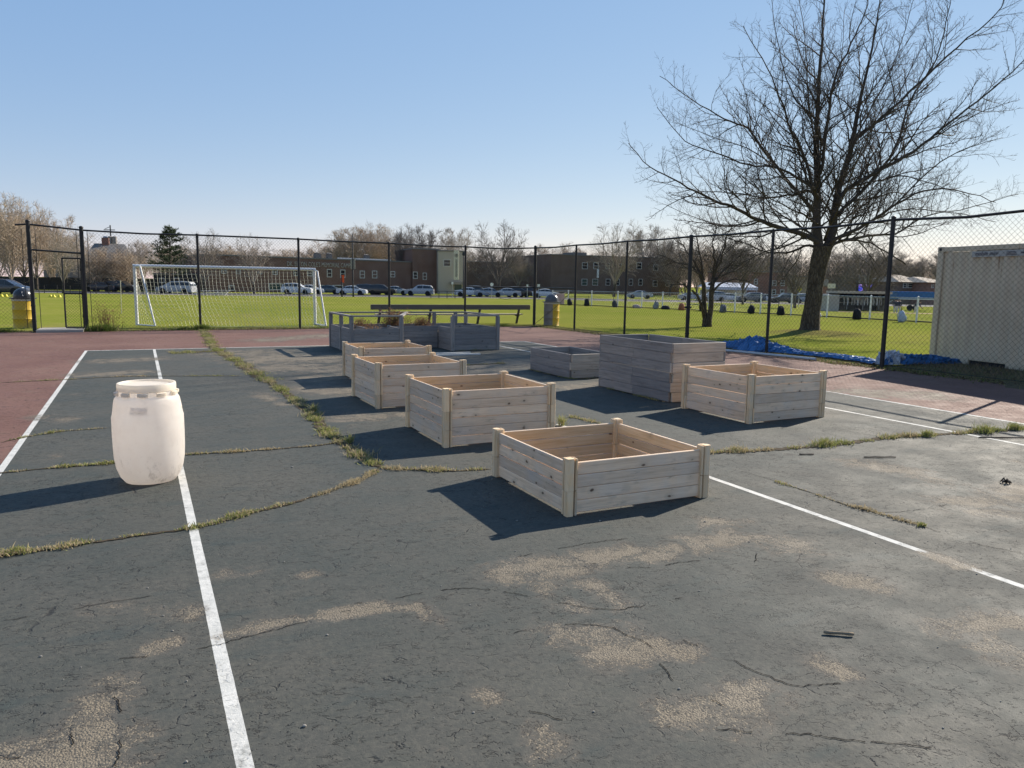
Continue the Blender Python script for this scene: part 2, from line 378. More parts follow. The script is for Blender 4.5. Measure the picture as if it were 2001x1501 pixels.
def bark_material(name, a, b, sc=9.0, bump=0.9):
    k = NT(name, 0.9, 0.1); P = k.objc(); s_ = k.vm('MULTIPLY', P, (1, 1, 0.28))
    n = k.noise(s_, sc, 6, 0.7, 0.6); v = k.vor(s_, sc*1.6, 'DISTANCE_TO_EDGE')
    c = k.mix(k.mr(n, 0.3, 0.72), a, b); c = k.mix(k.mr(v, 0.0, 0.18, 0.7, 0), c, tuple(x*0.4 for x in a))
    k.col(c); k.bump(k.ma('ADD', k.ma('MULTIPLY', v, 2), n), bump, 0.03); return k.m
def brick_material(name, a, b, mortar, sc=1.0):
    k = NT(name, 0.88, 0.15); P = k.objc(); X, Y, Z = k.sep(P)
    uv = k.comb(k.ma('ADD', X, Y), Z, 0.0)
    x = k.n('TexBrick'); k.set(x.inputs['Vector'], uv); x.inputs['Scale'].default_value = sc
    x.inputs['Color1'].default_value = (*a, 1); x.inputs['Color2'].default_value = (*b, 1); x.inputs['Mortar'].default_value = (*mortar, 1)
    x.inputs['Brick Width'].default_value = 0.22; x.inputs['Row Height'].default_value = 0.075; x.inputs['Mortar Size'].default_value = 0.012
    c = k.mix(k.mr(k.noise(P, 0.5, 5, 0.65), 0.35, 0.7, 0, 0.5), x.outputs[0], tuple(v*0.6 for v in a))
    k.col(c); return k.m
def blade_material(name, g1, g2, d1, d2):
    k = NT(name, 0.7, 0.2); T = k.attr('tint'); P = k.pos(); n = k.noise(P, 40, 2)
    c = k.mix(k.mr(T, 0.42, 0.58), k.mix(n, d1, d2), k.mix(n, g1, g2)); k.col(c)
    tr = k.n('BsdfTranslucent'); k.set(tr.inputs[0], c); mx = k.n('MixShader'); mx.inputs[0].default_value = 0.35
    k.t.links.new(k.b.outputs[0], mx.inputs[1]); k.t.links.new(tr.outputs[0], mx.inputs[2]); k.t.links.new(mx.outputs[0], k.out.inputs[0])
    return k.m
def paint(name, c, rough=0.35, spec=0.5, coat=0.6):
    k = NT(name, rough, spec); k.col(c); k.b.inputs['Coat Weight'].default_value = coat; k.b.inputs['Coat Roughness'].default_value = 0.08
    n = k.noise(k.objc(), 2.0, 3); k.col(k.mix(n, tuple(v*0.82 for v in c), c)); return k.m
MT = {}
MT['court'] = court_material(); MT['turf'] = grass_material()
MT['cedar'] = wood_material('new_cedar', (0.88, 0.67, 0.475), (0.74, 0.535, 0.36), (0.09, 0.05, 0.03), (0.74, 0.625, 0.51), 1.9, stain=0.55)
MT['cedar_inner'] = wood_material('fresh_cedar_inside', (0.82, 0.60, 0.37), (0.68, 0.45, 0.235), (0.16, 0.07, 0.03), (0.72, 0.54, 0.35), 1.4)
MT['cedar_post'] = wood_material('new_cedar_post', (0.88, 0.655, 0.41), (0.76, 0.53, 0.30), (0.15, 0.09, 0.05), (0.70, 0.62, 0.48), 0.35)
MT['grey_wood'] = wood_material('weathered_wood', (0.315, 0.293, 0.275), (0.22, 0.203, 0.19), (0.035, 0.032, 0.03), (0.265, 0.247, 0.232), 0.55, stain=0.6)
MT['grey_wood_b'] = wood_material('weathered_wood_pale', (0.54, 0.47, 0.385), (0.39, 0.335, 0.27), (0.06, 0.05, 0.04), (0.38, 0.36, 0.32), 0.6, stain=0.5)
MT['black_steel'] = plain('black_vinyl_steel', (0.016, 0.016, 0.017), 0.5, 0.4, var=0.4, scale=5)
MT['wire'] = plain('black_vinyl_wire', (0.02, 0.02, 0.021), 0.5, 0.4, var=0.1)
MT['galv'] = plain('galvanised_steel', (0.42, 0.43, 0.44), 0.5, 0.4, 0.4, var=0.2)
MT['white_steel'] = plain('white_painted_steel', (0.72, 0.72, 0.70), 0.4, 0.4, var=0.15)
MT['net'] = plain('white_net_cord', (0.62, 0.62, 0.52), 0.8, 0.1, var=0.1)
MT['bark'] = bark_material('maple_bark', (0.070, 0.056, 0.041), (0.155, 0.125, 0.09))
MT['twig'] = plain('twig_bark', (0.075, 0.062, 0.052), 0.85, 0.15, var=0.3, scale=2)
MT['bark_far'] = bark_material('far_bark', (0.075, 0.062, 0.05), (0.14, 0.12, 0.10), 3, 0.4)
MT['twig_tan'] = plain('tan_twigs', (0.44, 0.355, 0.27), 0.9, 0.1, var=0.3, scale=0.4)
MT['twig_grey'] = plain('grey_twigs', (0.33, 0.28, 0.23), 0.9, 0.1, var=0.3, scale=0.4)
MT['twig_dark'] = plain('dark_twigs', (0.19, 0.16, 0.135), 0.9, 0.1, var=0.3, scale=0.4)
MT['needle'] = plain('pine_needles', (0.035, 0.055, 0.022), 0.8, 0.15, var=0.5, scale=1.2)
MT['yellow'] = plain('yellow_drum_paint', (0.62, 0.40, 0.035), 0.45, 0.4, var=0.15, scale=4, dirt_shade=(0.30, 0.22, 0.12))
MT['rust'] = plain('stained_drum_side', (0.30, 0.26, 0.22), 0.7, 0.2, var=0.4, scale=9)
MT['dome'] = plain('black_plastic_dome', (0.028, 0.030, 0.036), 0.28, 0.5, var=0.2)
MT['dome_grey'] = plain('grey_plastic_dome', (0.10, 0.105, 0.115), 0.28, 0.5, var=0.2)
MT['rim_white'] = plain('white_rim', (0.62, 0.60, 0.56), 0.5, 0.3)
MT['tarp'] = plain('blue_tarp', (0.03, 0.135, 0.34), 0.55, 0.4, var=0.45, scale=3, bump=0.4)
MT['tarp_white'] = plain('tarp_underside', (0.42, 0.47, 0.55), 0.4, 0.5, var=0.3)
MT['brick'] = brick_material('red_brown_brick', (0.21, 0.105, 0.078), (0.16, 0.085, 0.066), (0.22, 0.18, 0.155))
MT['brick_red'] = brick_material('red_brick', (0.29, 0.135, 0.095), (0.23, 0.11, 0.08), (0.24, 0.20, 0.17))
MT['brick_tan'] = brick_material('tan_brick', (0.36, 0.285, 0.20), (0.30, 0.235, 0.165), (0.32, 0.28, 0.23))
MT['brick_brown'] = brick_material('brown_brick', (0.20, 0.13, 0.098), (0.16, 0.105, 0.08), (0.19, 0.16, 0.14))
MT['stone'] = plain('tan_block', (0.42, 0.375, 0.31), 0.85, 0.15, var=0.15, scale=0.8)
MT['roof_grey'] = plain('grey_shingle', (0.19, 0.18, 0.17), 0.9, 0.1, var=0.2, scale=1.0)
MT['roof_tan'] = plain('tan_shingle', (0.34, 0.29, 0.235), 0.9, 0.1, var=0.15, scale=1.0)
MT['roof_silver'] = plain('silver_canopy', (0.45, 0.47, 0.52), 0.45, 0.4, var=0.15, scale=0.6)
MT['siding_dark'] = plain('dark_siding', (0.035, 0.037, 0.042), 0.7, 0.2, var=0.2)
MT['siding_grey'] = plain('grey_siding', (0.28, 0.255, 0.235), 0.8, 0.2, var=0.15)
MT['trim'] = plain('white_trim', (0.52, 0.51, 0.48), 0.6, 0.3, var=0.1)
MT['glass'] = NT('window_glass', 0.08, 0.6).col((0.018, 0.022, 0.028)).m
MT['glass_green'] = NT('green_window_glass', 0.12, 0.6).col((0.035, 0.07, 0.062)).m
MT['concrete'] = plain('concrete', (0.33, 0.31, 0.28), 0.9, 0.15, var=0.2, scale=1.5)
MT['asphalt'] = plain('asphalt', (0.055, 0.055, 0.056), 0.9, 0.15, var=0.25, scale=0.7)
MT['infield'] = plain('infield_clay', (0.33, 0.22, 0.14), 0.9, 0.1, var=0.15, scale=0.5)
MT['tyre'] = plain('tyre_rubber', (0.018, 0.018, 0.018), 0.8, 0.2)
MT['rim'] = plain('alloy_rim', (0.35, 0.36, 0.38), 0.35, 0.5, 0.6)
MT['lamp_glass'] = NT('headlamp', 0.1, 0.6).col((0.7, 0.7, 0.68)).m
MT['tail'] = NT('tail_lamp', 0.2, 0.5).col((0.35, 0.02, 0.02)).m
MT['sign_cream'] = plain('cream_sign', (0.66, 0.60, 0.46), 0.6, 0.3, var=0.1)
MT['sign_white'] = plain('white_sign', (0.7, 0.7, 0.68), 0.5, 0.3, var=0.1)
MT['sign_yellow'] = plain('yellow_sign', (0.65, 0.55, 0.03), 0.5, 0.3, var=0.1)
MT['sign_red'] = plain('red_sign', (0.45, 0.03, 0.03), 0.5, 0.3, var=0.1)
MT['sign_orange'] = plain('orange_banner', (0.75, 0.10, 0.025), 0.6, 0.3, var=0.15)
MT['sign_pink'] = plain('pale_pink_board', (0.55, 0.36, 0.34), 0.7, 0.2, var=0.2, scale=9)
MT['ink'] = plain('dark_lettering', (0.03, 0.03, 0.032), 0.6, 0.3, var=0.1)
MT['ink_navy'] = plain('navy_lettering', (0.02, 0.022, 0.05), 0.6, 0.3, var=0.1)
MT['letter_metal'] = plain('pale_metal_letters', (0.40, 0.37, 0.33), 0.5, 0.4, var=0.15)
MT['alu'] = plain('aluminium_plank', (0.58, 0.58, 0.57), 0.4, 0.5, 0.3, var=0.1)
MT['blue_box'] = plain('blue_painted_panel', (0.035, 0.13, 0.34), 0.5, 0.4, var=0.2, scale=1)
MT['soil'] = plain('crack_soil', (0.075, 0.060, 0.042), 0.95, 0.05, var=0.5, scale=14)
MT['crackfill'] = plain('crack_shadow_dirt', (0.016, 0.015, 0.014), 0.95, 0.05, var=0.3, scale=14)
MT['weed'] = blade_material('crack_weed', (0.17, 0.195, 0.05), (0.31, 0.31, 0.11), (0.30, 0.235, 0.13), (0.48, 0.40, 0.25))
MT['grassblade'] = blade_material('grass_blade', (0.055, 0.10, 0.016), (0.13, 0.18, 0.035), (0.20, 0.16, 0.07), (0.30, 0.25, 0.12))
MT['leaflitter'] = blade_material('leaf_litter', (0.055, 0.042, 0.028), (0.11, 0.08, 0.05), (0.15, 0.11, 0.07), (0.25, 0.19, 0.125))
MT['drystalk'] = blade_material('dry_stalk', (0.24, 0.14, 0.07), (0.33, 0.21, 0.11), (0.22, 0.10, 0.055), (0.36, 0.24, 0.14))
MT['pebble'] = plain('pebble', (0.26, 0.245, 0.22), 0.85, 0.2, var=0.4, scale=20)
# ------------------------------------------------------------------ setting: court, field, street
WEAR = [([(1.85, 3.71), (2.11, 3.68), (2.53, 3.68), (3.0, 3.62), (3.26, 3.59)],0.08,1),
([(3.43, 3.64), (3.59, 3.49), (3.66, 3.33)],0.09,1),([(2.15, 3.33), (2.13, 3.2), (2.16, 3.08)],0.045,1),
([(1.94, 3.39), (1.93, 3.11)],0.05,0.7),([(1.73, 2.92), (1.96, 2.82)],0.07,0.9),([(1.8, 2.62), (2.03, 2.59), (2.12, 2.53)],0.055,1.1),
([(1.8, 2.13), (1.95, 2.05), (2.13, 2.12)],0.06,1.1),([(3.51, 2.85), (3.6, 2.69)],0.06,0.9),([(3.45, 2.17), (3.83, 2.13)],0.07,0.9),
([(3.43, 1.96), (3.48, 1.83)],0.05,0.9),([(5.53, 3.57), (6.17, 3.53), (6.58, 3.6)],0.1,1),([(5.51, 3.36), (5.88, 3.2)],0.07,0.9),
([(0.29, 3.54), (0.57, 3.56), (1.02, 3.55)],0.03,1.3),([(-0.03, 3.53), (0.05, 3.57)],0.03,1.1),([(1.04, 3.54), (1.23, 3.46), (1.23, 3.23)],0.025,1),
([(-0.18, 3.24), (-0.22, 3.04), (-0.17, 2.88)],0.05,1.2),([(-0.49, 2.87), (-0.33, 2.82), (-0.17, 2.78)],0.07,1.2),([(1.23, 2.27), (1.24, 2.14)],0.04,0.9),
([(2.23, 2.14), (2.29, 2.03)],0.035,0.9),([(2.63, 2.21), (2.66, 2.1)],0.035,0.9),([(1.17, 2.56), (1.2, 2.53)],0.03,0.9),([(0.39, 4.3), (0.49, 4.27)],0.04,1),
([(0.79, 4.12), (0.88, 4.08)],0.03,1),([(-0.23, 4.08), (-0.01, 3.98), (0.15, 3.84)],0.05,0.65),([(3.51, 3.94), (3.71, 3.85)],0.07,0.9),
([(6.06, 4.8), (6.16, 4.54)],0.1,0.9),([(6.2, 4.32), (6.12, 4.06)],0.1,0.8),([(2.53, 16.35), (3.74, 15.98)],0.5,1),([(2.43, 14.55), (3.52, 13.84)],0.35,1),
([(2.2, 11.42), (2.8, 11.03)],0.2,1),([(2.26, 8.92), (2.83, 8.89)],0.15,0.8),([(2.62, 12.7), (3.19, 12.88)],0.2,0.8),([(4.77, 11.6), (5.97, 11.7)],0.3,1),
([(5.78, 13.28), (7.41, 14.28)],0.3,0.9),([(6.03, 10.36), (6.75, 10.43)],0.15,0.8),([(-0.85, 14.48), (-0.08, 14.61)],0.15,0.9),([(-0.71, 16.71), (0.11, 16.88)],0.2,0.8),
([(3.04, 21.34), (5.06, 22.93)],0.3,0.9),([(10.34, 8.19), (10.97, 7.67)],0.25,0.9),([(1.92, 17.75), (2.5, 17.58)],0.4,0.8),([(4.35, 2.86), (4.37, 2.66)],0.04,1.3),
([(1.69, 10.17), (1.44, 11.25)],0.06,0.7),([(-1.1, 10.21), (-0.87, 9.94)],0.08,0.8)]
def segdist(x, y, pts):
    best = 1e9
    for (ax, ay), (bx, by) in zip(pts[:-1], pts[1:]):
        dx, dy = bx-ax, by-ay; t = ((x-ax)*dx+(y-ay)*dy)/(dx*dx+dy*dy+1e-12); t = min(1, max(0, t))
        d = math.hypot(x-ax-dx*t, y-ay-dy*t); best = min(best, d)
    return best
def make_court():
    def axis(a, b, steps):
        out = [a]
        while out[-1] < b-1e-6:
            st = next(s for lim, s in steps if out[-1] < lim); out.append(min(b, out[-1]+st))
        return out
    xs = axis(-14, 13.72, [(-1.6, 0.4), (7.0, 0.05), (99, 0.16)]); ys = axis(-4.0, 26.1, [(1.0, 0.3), (5.2, 0.05), (99, 0.13)])
    nx, ny = len(xs), len(ys); V = []; W = []
    rng = random.Random(5)
    for y in ys:
        for x in xs:
            ex = 0
            if x >= 13.7: ex = 0.10*math.sin(y*3.1)+0.06*math.sin(y*9)
            ey = 0.09*math.sin(x*2.3)+0.05*math.sin(x*7.7) if y >= 26.08 else 0
            V.append((x+ex, y+ey, 0.0)); W.append(0.0)
    import bisect
    for pts, wd, st in WEAR:
        x0 = min(p[0] for p in pts)-wd*4.7; x1 = max(p[0] for p in pts)+wd*4.7; y0 = min(p[1] for p in pts)-wd*4.7; y1 = max(p[1] for p in pts)+wd*4.7
        for j in range(bisect.bisect(ys, y0), bisect.bisect(ys, y1)):
            for i in range(bisect.bisect(xs, x0), bisect.bisect(xs, x1)):
                d = segdist(xs[i], ys[j], pts); v = min(0.9, st*0.60*(1.3 if ys[j] > 7 else 1))*(1-sstep(0.0, 3.9*wd, d))
                W[j*nx+i] = max(W[j*nx+i], v)
    Fc = [(j*nx+i, j*nx+i+1, (j+1)*nx+i+1, (j+1)*nx+i) for j in range(ny-1) for i in range(nx-1)]
    me = bpy.data.meshes.new('tennis_court'); me.from_pydata(V, [], Fc); me.materials.append(MT['court'])
    a = me.attributes.new('wear', 'FLOAT', 'POINT'); a.data.foreach_set('value', W)
    o = bpy.data.objects.new('tennis_court_surface', me); C.objects.link(o); setp(o, 'cracked green and red hard court with worn white lines', None, None, 'structure')
make_court()
def make_field():
    # polar sheet, fine near the fences, reaching the horizon
    V = [(0, 0, -0.06)]; Fc = []; na = 240; rs = [2, 6, 10, 13, 16]
    while rs[-1] < 60: rs.append(rs[-1]+0.8)
    while rs[-1] < 2600: rs.append(rs[-1]*1.12)
    for r in rs:
        for k in range(na):
            a = 2*PI*k/na; x = r*math.sin(a); y = r*math.cos(a)
            inside = (x < 13.75 and y < 26.15)
            z = -0.06 if inside else terr(x, y)
            V.append((x, y, z))
    for k in range(na): Fc.append((0, 1+(k+1) % na, 1+k))
    for i in range(len(rs)-1):
        for k in range(na):
            a = 1+i*na+k; b = 1+i*na+(k+1) % na; Fc.append((a, b, b+na, a+na))
    me = bpy.data.meshes.new('grass_field'); me.from_pydata(V, [], Fc); me.materials.append(MT['turf'])
    me.polygons.foreach_set('use_smooth', [True]*len(me.polygons))
    o = bpy.data.objects.new('grass_field', me); C.objects.link(o); setp(o, 'sunlit spring turf of the sports field', None, None, 'structure')
make_field()
def ground_strip(name, label, poly_near, poly_far, mat, dz):
    mb = MB(); n = len(poly_near); V = []; sub = 6
    rows = []
    for i in range(n):
        row = []
        for s_ in range(sub+1):
            p = poly_near[i].lerp(poly_far[i], s_/sub); row.append((p.x, p.y, terr(p.x, p.y)+dz))
        rows.append(row)
    for i in range(n): V += rows[i]
    Fc = [(i*(sub+1)+s_, (i+1)*(sub+1)+s_, (i+1)*(sub+1)+s_+1, i*(sub+1)+s_+1) for i in range(n-1) for s_ in range(sub)]
    mb.add(V, Fc); o = mb.obj(name, mat); setp(o, label, None, None, 'structure'); return o
cols = [-500+i*60 for i in range(44)]
def road_depth(px): return 101 + 11*sstep(300, 1000, px) + 12*sstep(1150, 1500, px)
ground_strip('sidewalk', 'pale pavement along the far edge of the field', [at(p, road_depth(p)-3.0) for p in cols], [at(p, road_depth(p)-0.8) for p in cols], MT['concrete'], 0.03)
ground_strip('street', 'asphalt street behind the field', [at(p, road_depth(p)-0.6) for p in cols], [at(p, road_depth(p)+14) for p in cols], MT['asphalt'], 0.02)
ground_strip('infield_dirt', 'strip of tan infield clay before the dugout', [at(p, 78) for p in range(1640, 2200, 60)], [at(p, 82) for p in range(1640, 2200, 60)], MT['infield'], 0.03)
pth = MB(); pth.box((-2.75, 25.75, -0.02), (-1.55, 27.0, 0.075)); setp(pth.obj('path', MT['concrete']), 'small concrete pad under the open gate', None, None, 'structure')
# ------------------------------------------------------------------ cracks and the weeds growing in them
def smooth_path(pts, step, rng, jit):
    out = []
    for i in range(len(pts)-1):
        p0 = Vector(pts[max(0, i-1)]); p1 = Vector(pts[i]); p2 = Vector(pts[i+1]); p3 = Vector(pts[min(len(pts)-1, i+2)])
        L = (p2-p1).length; n = max(1, int(L/step))
        for k in range(n):
            t = k/n
            q = 0.5*((2*p1)+(p2-p0)*t+(2*p0-5*p1+4*p2-p3)*t*t+(3*p1-p0-3*p2+p3)*t**3)
            out.append(q)
    out.append(Vector(pts[-1])); w_ = 0; res = []
    for i, q in enumerate(out):
        a = out[max(0, i-1)]; b = out[min(len(out)-1, i+1)]; t = (b-a)
        if t.length < 1e-6: t = Vector((1, 0))
        t.normalize(); w_ = w_*0.8+rng.uniform(-jit, jit); res.append((q+Vector((-t.y, t.x))*w_, Vector((-t.y, t.x))))
    return res
def ribbon(mb, pts, wd, rng, step=0.03, jit=0.008, z=0.004, gap=0.0):
    P_ = smooth_path(pts, step, rng, jit); n = len(P_); V = []; Fc = []; k = 0
    for i, (q, nn) in enumerate(P_):
        e = min(1, i/4, (n-1-i)/4); w1 = wd*rng.uniform(0.35, 1.3)*max(0.12, e)/2; w2 = wd*rng.uniform(0.35, 1.3)*max(0.12, e)/2
        V += [(q.x+nn.x*w1, q.y+nn.y*w1, z), (q.x-nn.x*w2, q.y-nn.y*w2, z)]
    for i in range(n-1):
        if gap and math.sin(i*0.21+pts[0][0]*9)+math.sin(i*0.083+3) < gap-1: continue
        Fc.append((2*i, 2*i+1, 2*i+3, 2*i+2))
    mb.add(V, Fc)
WEEDS = [  # path, strip width, blades per metre, green share, height
 ([(1.76, 26.0), (1.66, 22.0), (1.56, 19.22), (1.72, 15.54), (1.82, 12.63)], 0.22, 620, 0.62, 0.060),
 ([(1.82, 12.63), (1.85, 10.11), (1.77, 8.09), (1.8, 7.12), (1.83, 6.33)], 0.13, 900, 0.60, 0.050),
 ([(1.83, 6.33), (1.55, 5.98), (1.07, 5.62), (0.67, 5.44), (0.28, 5.24), (-0.13, 5.2), (-0.65, 5.14), (-1.2, 5.15)], 0.062, 1250, 0.30, 0.026),
 ([(1.83, 6.33), (2.34, 6.02), (2.73, 5.92)], 0.075, 900, 0.45, 0.035),
 ([(3.9, 5.85), (5.05, 5.68), (5.65, 5.56), (6.6, 5.49), (7.51, 5.51), (8.38, 5.38), (9.04, 5.31), (10.5, 5.2)], 0.10, 900, 0.52, 0.048),
 ([(-1.6, 7.33), (-1.11, 7.36), (-0.75, 7.4), (-0.26, 7.4), (0.31, 7.5), (0.85, 7.46), (1.43, 7.45), (1.77, 7.52)], 0.05, 700, 0.35, 0.028),
 ([(-1.29, 8.73), (-1.17, 8.89), (-0.85, 9.13), (-0.33, 9.2)], 0.03, 380, 0.55, 0.025),
 ([(-1.98, 13.76), (-1.11, 13.85), (-0.23, 13.97), (1.49, 13.46)], 0.06, 260, 0.3, 0.025),
 ([(0.55, 18.05), (1.0, 18.15), (1.59, 18.23)], 0.40, 700, 0.5, 0.05),
 ([(4.79, 4.6), (4.79, 4.36), (4.78, 3.89), (4.81, 3.6), (4.83, 3.29)], 0.045, 700, 0.18, 0.022),
 ([(4.75, 7.96), (4.88, 7.29)], 0.07, 600, 0.15, 0.03),
 ([(5.75, 13.86), (6.71, 13.96)], 0.12, 500, 0.4, 0.035),
 ([(6.63, 10.0), (6.6, 8.5)], 0.06, 350, 0.4, 0.03), ([(6.68, 12.8), (6.70, 11.3), (7.5, 11.22)], 0.06, 250, 0.5, 0.03),
 ([(6.75, 16.93), (7.9, 16.93)], 0.08, 450, 0.6, 0.05), ([(8.0, 14.6), (9.6, 16.2)], 0.10, 300, 0.6, 0.05)]
CRACKS = [[(0.91, 3.63), (1.48, 3.59), (1.71, 3.42), (1.89, 3.2), (2.1, 3.03), (2.52, 2.99)], [(2.2, 2.63), (2.26, 2.46), (2.29, 2.32), (2.36, 2.1), (2.55, 2.04), (2.61, 1.91)],
 [(-0.66, 4.12), (-0.46, 4.12), (-0.24, 4.15), (-0.0, 4.15)], [(-0.21, 3.51), (0.19, 3.45), (0.89, 3.57)], [(7.3, 6.24), (7.36, 5.72), (7.4, 5.12)],
 [(4.73, 5.34), (4.79, 4.81), (4.79, 4.36)], [(1.94, 3.89), (2.69, 3.91), (3.06, 3.7)], [(3.38, 3.36), (3.24, 3.23)], [(2.32, 3.63), (2.55, 3.44), (2.97, 3.4)],
 [(7.92, 6.74), (8.43, 6.34), (8.9, 5.78)], [(1.97, 2.52), (1.93, 2.3), (2.0, 2.1)], [(1.5, 3.0), (1.77, 2.99), (1.96, 2.87), (2.03, 2.59)],
 [(-0.17, 3.22), (-0.13, 2.93), (-0.14, 2.67)], [(-0.5, 2.89), (-0.31, 2.83), (-0.29, 2.97)], [(1.69, 2.09), (1.99, 1.92), (2.32, 1.7), (2.6, 1.5)],
 [(5.73, 5.79), (5.63, 6.73), (5.32, 7.19)], [(4.83, 3.29), (4.83, 2.93), (4.92, 2.65)], [(1.23, 2.44), (1.37, 2.29), (1.5, 2.14)], [(5.53, 3.57), (5.01, 3.58), (4.61, 3.75)]]
rng = random.Random(11)
mbc = MB(1)
for c_ in CRACKS: ribbon(mbc, c_, 0.0055, rng, 0.010, 0.006, 0.003, 0.55)
for p_, wd, n_, g_, h_ in WEEDS: ribbon(mbc, p_, wd*0.32, rng, 0.03, 0.006, 0.003)
setp(mbc.obj('pavement_cracks', MT['crackfill']), 'dark cracks running through the court surface', None, None, 'structure')
mbs = MB(2)
for p_, wd, n_, g_, h_ in WEEDS:
    if g_ > 0.2: ribbon(mbs, p_, wd*(1.05 if wd > 0.08 else 0.6), rng, 0.03, wd*0.12, 0.0055 if wd < 0.3 else 0.006)
setp(mbs.obj('crack_soil', MT['soil']), 'brown soil packed in the wide court cracks', None, None, 'structure')
def blade(mb, x, y, z, h, wdt, rng, green, lean=0.7):
    a = rng.uniform(0, 2*PI); b = rng.uniform(0, 2*PI); l = h*rng.uniform(0.1, lean)*1.3
    cx, cy = math.cos(a)*wdt/2, math.sin(a)*wdt/2; dx, dy = math.cos(b)*l, math.sin(b)*l
    t = (0.62+0.35*rng.random()) if green else 0.35*rng.random()
    hh = h*(1-0.25*l/h if h else 1)
    mb.add([(x-cx, y-cy, z), (x+cx, y+cy, z), (x+dx*0.45+cx*0.7, y+dy*0.45+cy*0.7, z+hh*0.62), (x+dx*0.45-cx*0.7, y+dy*0.45-cy*0.7, z+hh*0.62), (x+dx, y+dy, z+hh)],
           [(0, 1, 2, 3), (3, 2, 4)], 0, None, t)
mbw = MB(3)
for p_, wd, n_, g_, h_ in WEEDS:
    P_ = smooth_path(p_, 0.02, rng, 0.004); ph = rng.uniform(0, 9)
    for i, (q, nn) in enumerate(P_):
        cl = 0.55+0.45*math.sin(i*0.11+ph)+0.35*math.sin(i*0.37+ph*2)
        cnt = n_*0.02*max(0.04, cl)**1.3*1.35; wv = 0.55+0.75*max(0, cl); cnt = int(cnt)+(rng.random() < cnt % 1)
        gl = g_+0.35*math.sin(i*0.05+ph*3)
        for k in range(cnt):
            o_ = rng.gauss(0, wd*0.30*wv); hh = h_*rng.uniform(0.25, 1.15)*(0.5+0.65*max(0, cl))*(1.9 if rng.random() < 0.03 else 1)
            blade(mbw, q.x+nn.x*o_+rng.uniform(-.01, .01), q.y+nn.y*o_+rng.uniform(-.01, .01), 0.004, hh, rng.uniform(0.004, 0.010), rng, rng.random() < gl, 1.3)
setp(mbw.obj('crack_weeds', MT['weed']), 'green and straw coloured weeds growing along the court cracks', 'weeds', None, 'stuff')
TUFTS = [(1.90, 9.45, 0.15, 0.055), (1.86, 7.47, 0.12, 0.05), (4.36, 7.49, 0.17, 0.06), (6.4, 5.50, 0.11, 0.13), (8.77, 5.29, 0.15, 0.16), (9.3, 5.27, 0.12, 0.12), (-0.73, 5.15, 0.045, 0.10), (4.83, 3.29, 0.035, 0.05), (7.9, 5.40, 0.10, 0.12), (-0.9, 9.09, 0.03, 0.04)]
for x, y, h, r in TUFTS:
    mbt = MB(int(x*100+y*7) & 1023)
    for k in range(90 if r < 0.08 else 220):
        a = rng.uniform(0, 2*PI); d = min(r*1.05, abs(rng.gauss(0, r*0.5))); blade(mbt, x+math.cos(a)*d, y+math.sin(a)*d*0.7, 0.004, h*rng.uniform(0.35, 1.0), rng.uniform(0.004, 0.009), rng, rng.random() < 0.86, 0.9)
    o = mbt.obj('grass_tuft', MT['weed'])
    lab = {1.90: 'tall green grass tuft on the long weedy crack left of the pale six-board beds', 1.86: 'small green grass tuft on the weedy crack nearest the fork where cracks meet', 4.36: 'single green grass tuft between the two nearest cedar beds', 6.4: 'low bright tuft on the right weedy crack right of the front bed', 8.77: 'large bright tuft where the right weedy crack crosses the white line', 9.3: 'bright tuft at the right picture edge on the weedy crack', -0.73: 'flat green weed clump at the left picture edge on the near crack', 4.83: 'tiny green weed clump at the end of the thin dry crack', 7.9: 'bright tuft on the right weedy crack just left of the white line', -0.9: 'tiny weed clump on the thin crack left of the white barrel'}[x]
    setp(o, lab, 'grass', 'grass tufts in the court cracks')
# rough margin along the two fences
mbl = MB(4)
def margin(n, fx):
    for k in range(n):
        x, y, z, h, g, wd = fx(); blade(mbl, x, y, z, h, wd, rng, g, 1.4)
def back_m():
    x = rng.uniform(-6, 13.9); c = 0.5+0.5*math.sin(x*1.7)*math.sin(x*0.61+1); y = 26.2+rng.gauss(0.05, 0.16)
    return x, y, 0.0, rng.uniform(0.02, 0.11)*(0.4+c), rng.random() < 0.62, rng.uniform(0.006, 0.018)
def right_m():
    y = rng.uniform(4, 26.2); c = 0.5+0.5*math.sin(y*1.3)*math.sin(y*0.7+2); x = 13.95+rng.gauss(0.05, 0.2)
    return x, y, 0.0, rng.uniform(0.02, 0.08)*(0.4+c), rng.random() < 0.35, rng.uniform(0.008, 0.022)
margin(9000, back_m); margin(9500, right_m)
for cx, cy, r, n, h in ((-1.05, 26.1, 0.5, 1500, 0.30), (1.75, 26.2, 0.35, 900, 0.25), (1.2, 26.2, 0.4, 500, 0.16), (14.6, 9.6, 0.9, 250, 0.10), (12.4, 26.1, 0.5, 500, 0.16), (-3.6, 26.2, 0.5, 700, 0.16)):
    for k in range(n):
        a = rng.uniform(0, 2*PI); d = abs(rng.gauss(0, r*0.5)); blade(mbl, cx+math.cos(a)*d, cy+math.sin(a)*d*(0.35 if cy > 20 else 1), 0.0, h*rng.uniform(0.2, 1), rng.uniform(0.008, 0.016), rng, rng.random() < 0.8, 1.0)
setp(mbl.obj('fence_weeds', MT['grassblade']), 'rough grass and weeds along the foot of the chain link fences', 'weeds', None, 'stuff')
mbl = MB(5)
for k in range(5200):
    if rng.random() < 0.5: x = 13.85+rng.gauss(0.0, 0.13); y = rng.uniform(3, 26)
    else: x = rng.uniform(-8, 13.8); y = 26.08+rng.gauss(0, 0.08)
    blade(mbl, x, y, 0.004, rng.uniform(0.01, 0.05), rng.uniform(0.02, 0.05), rng, rng.random() < 0.6, 2.2)
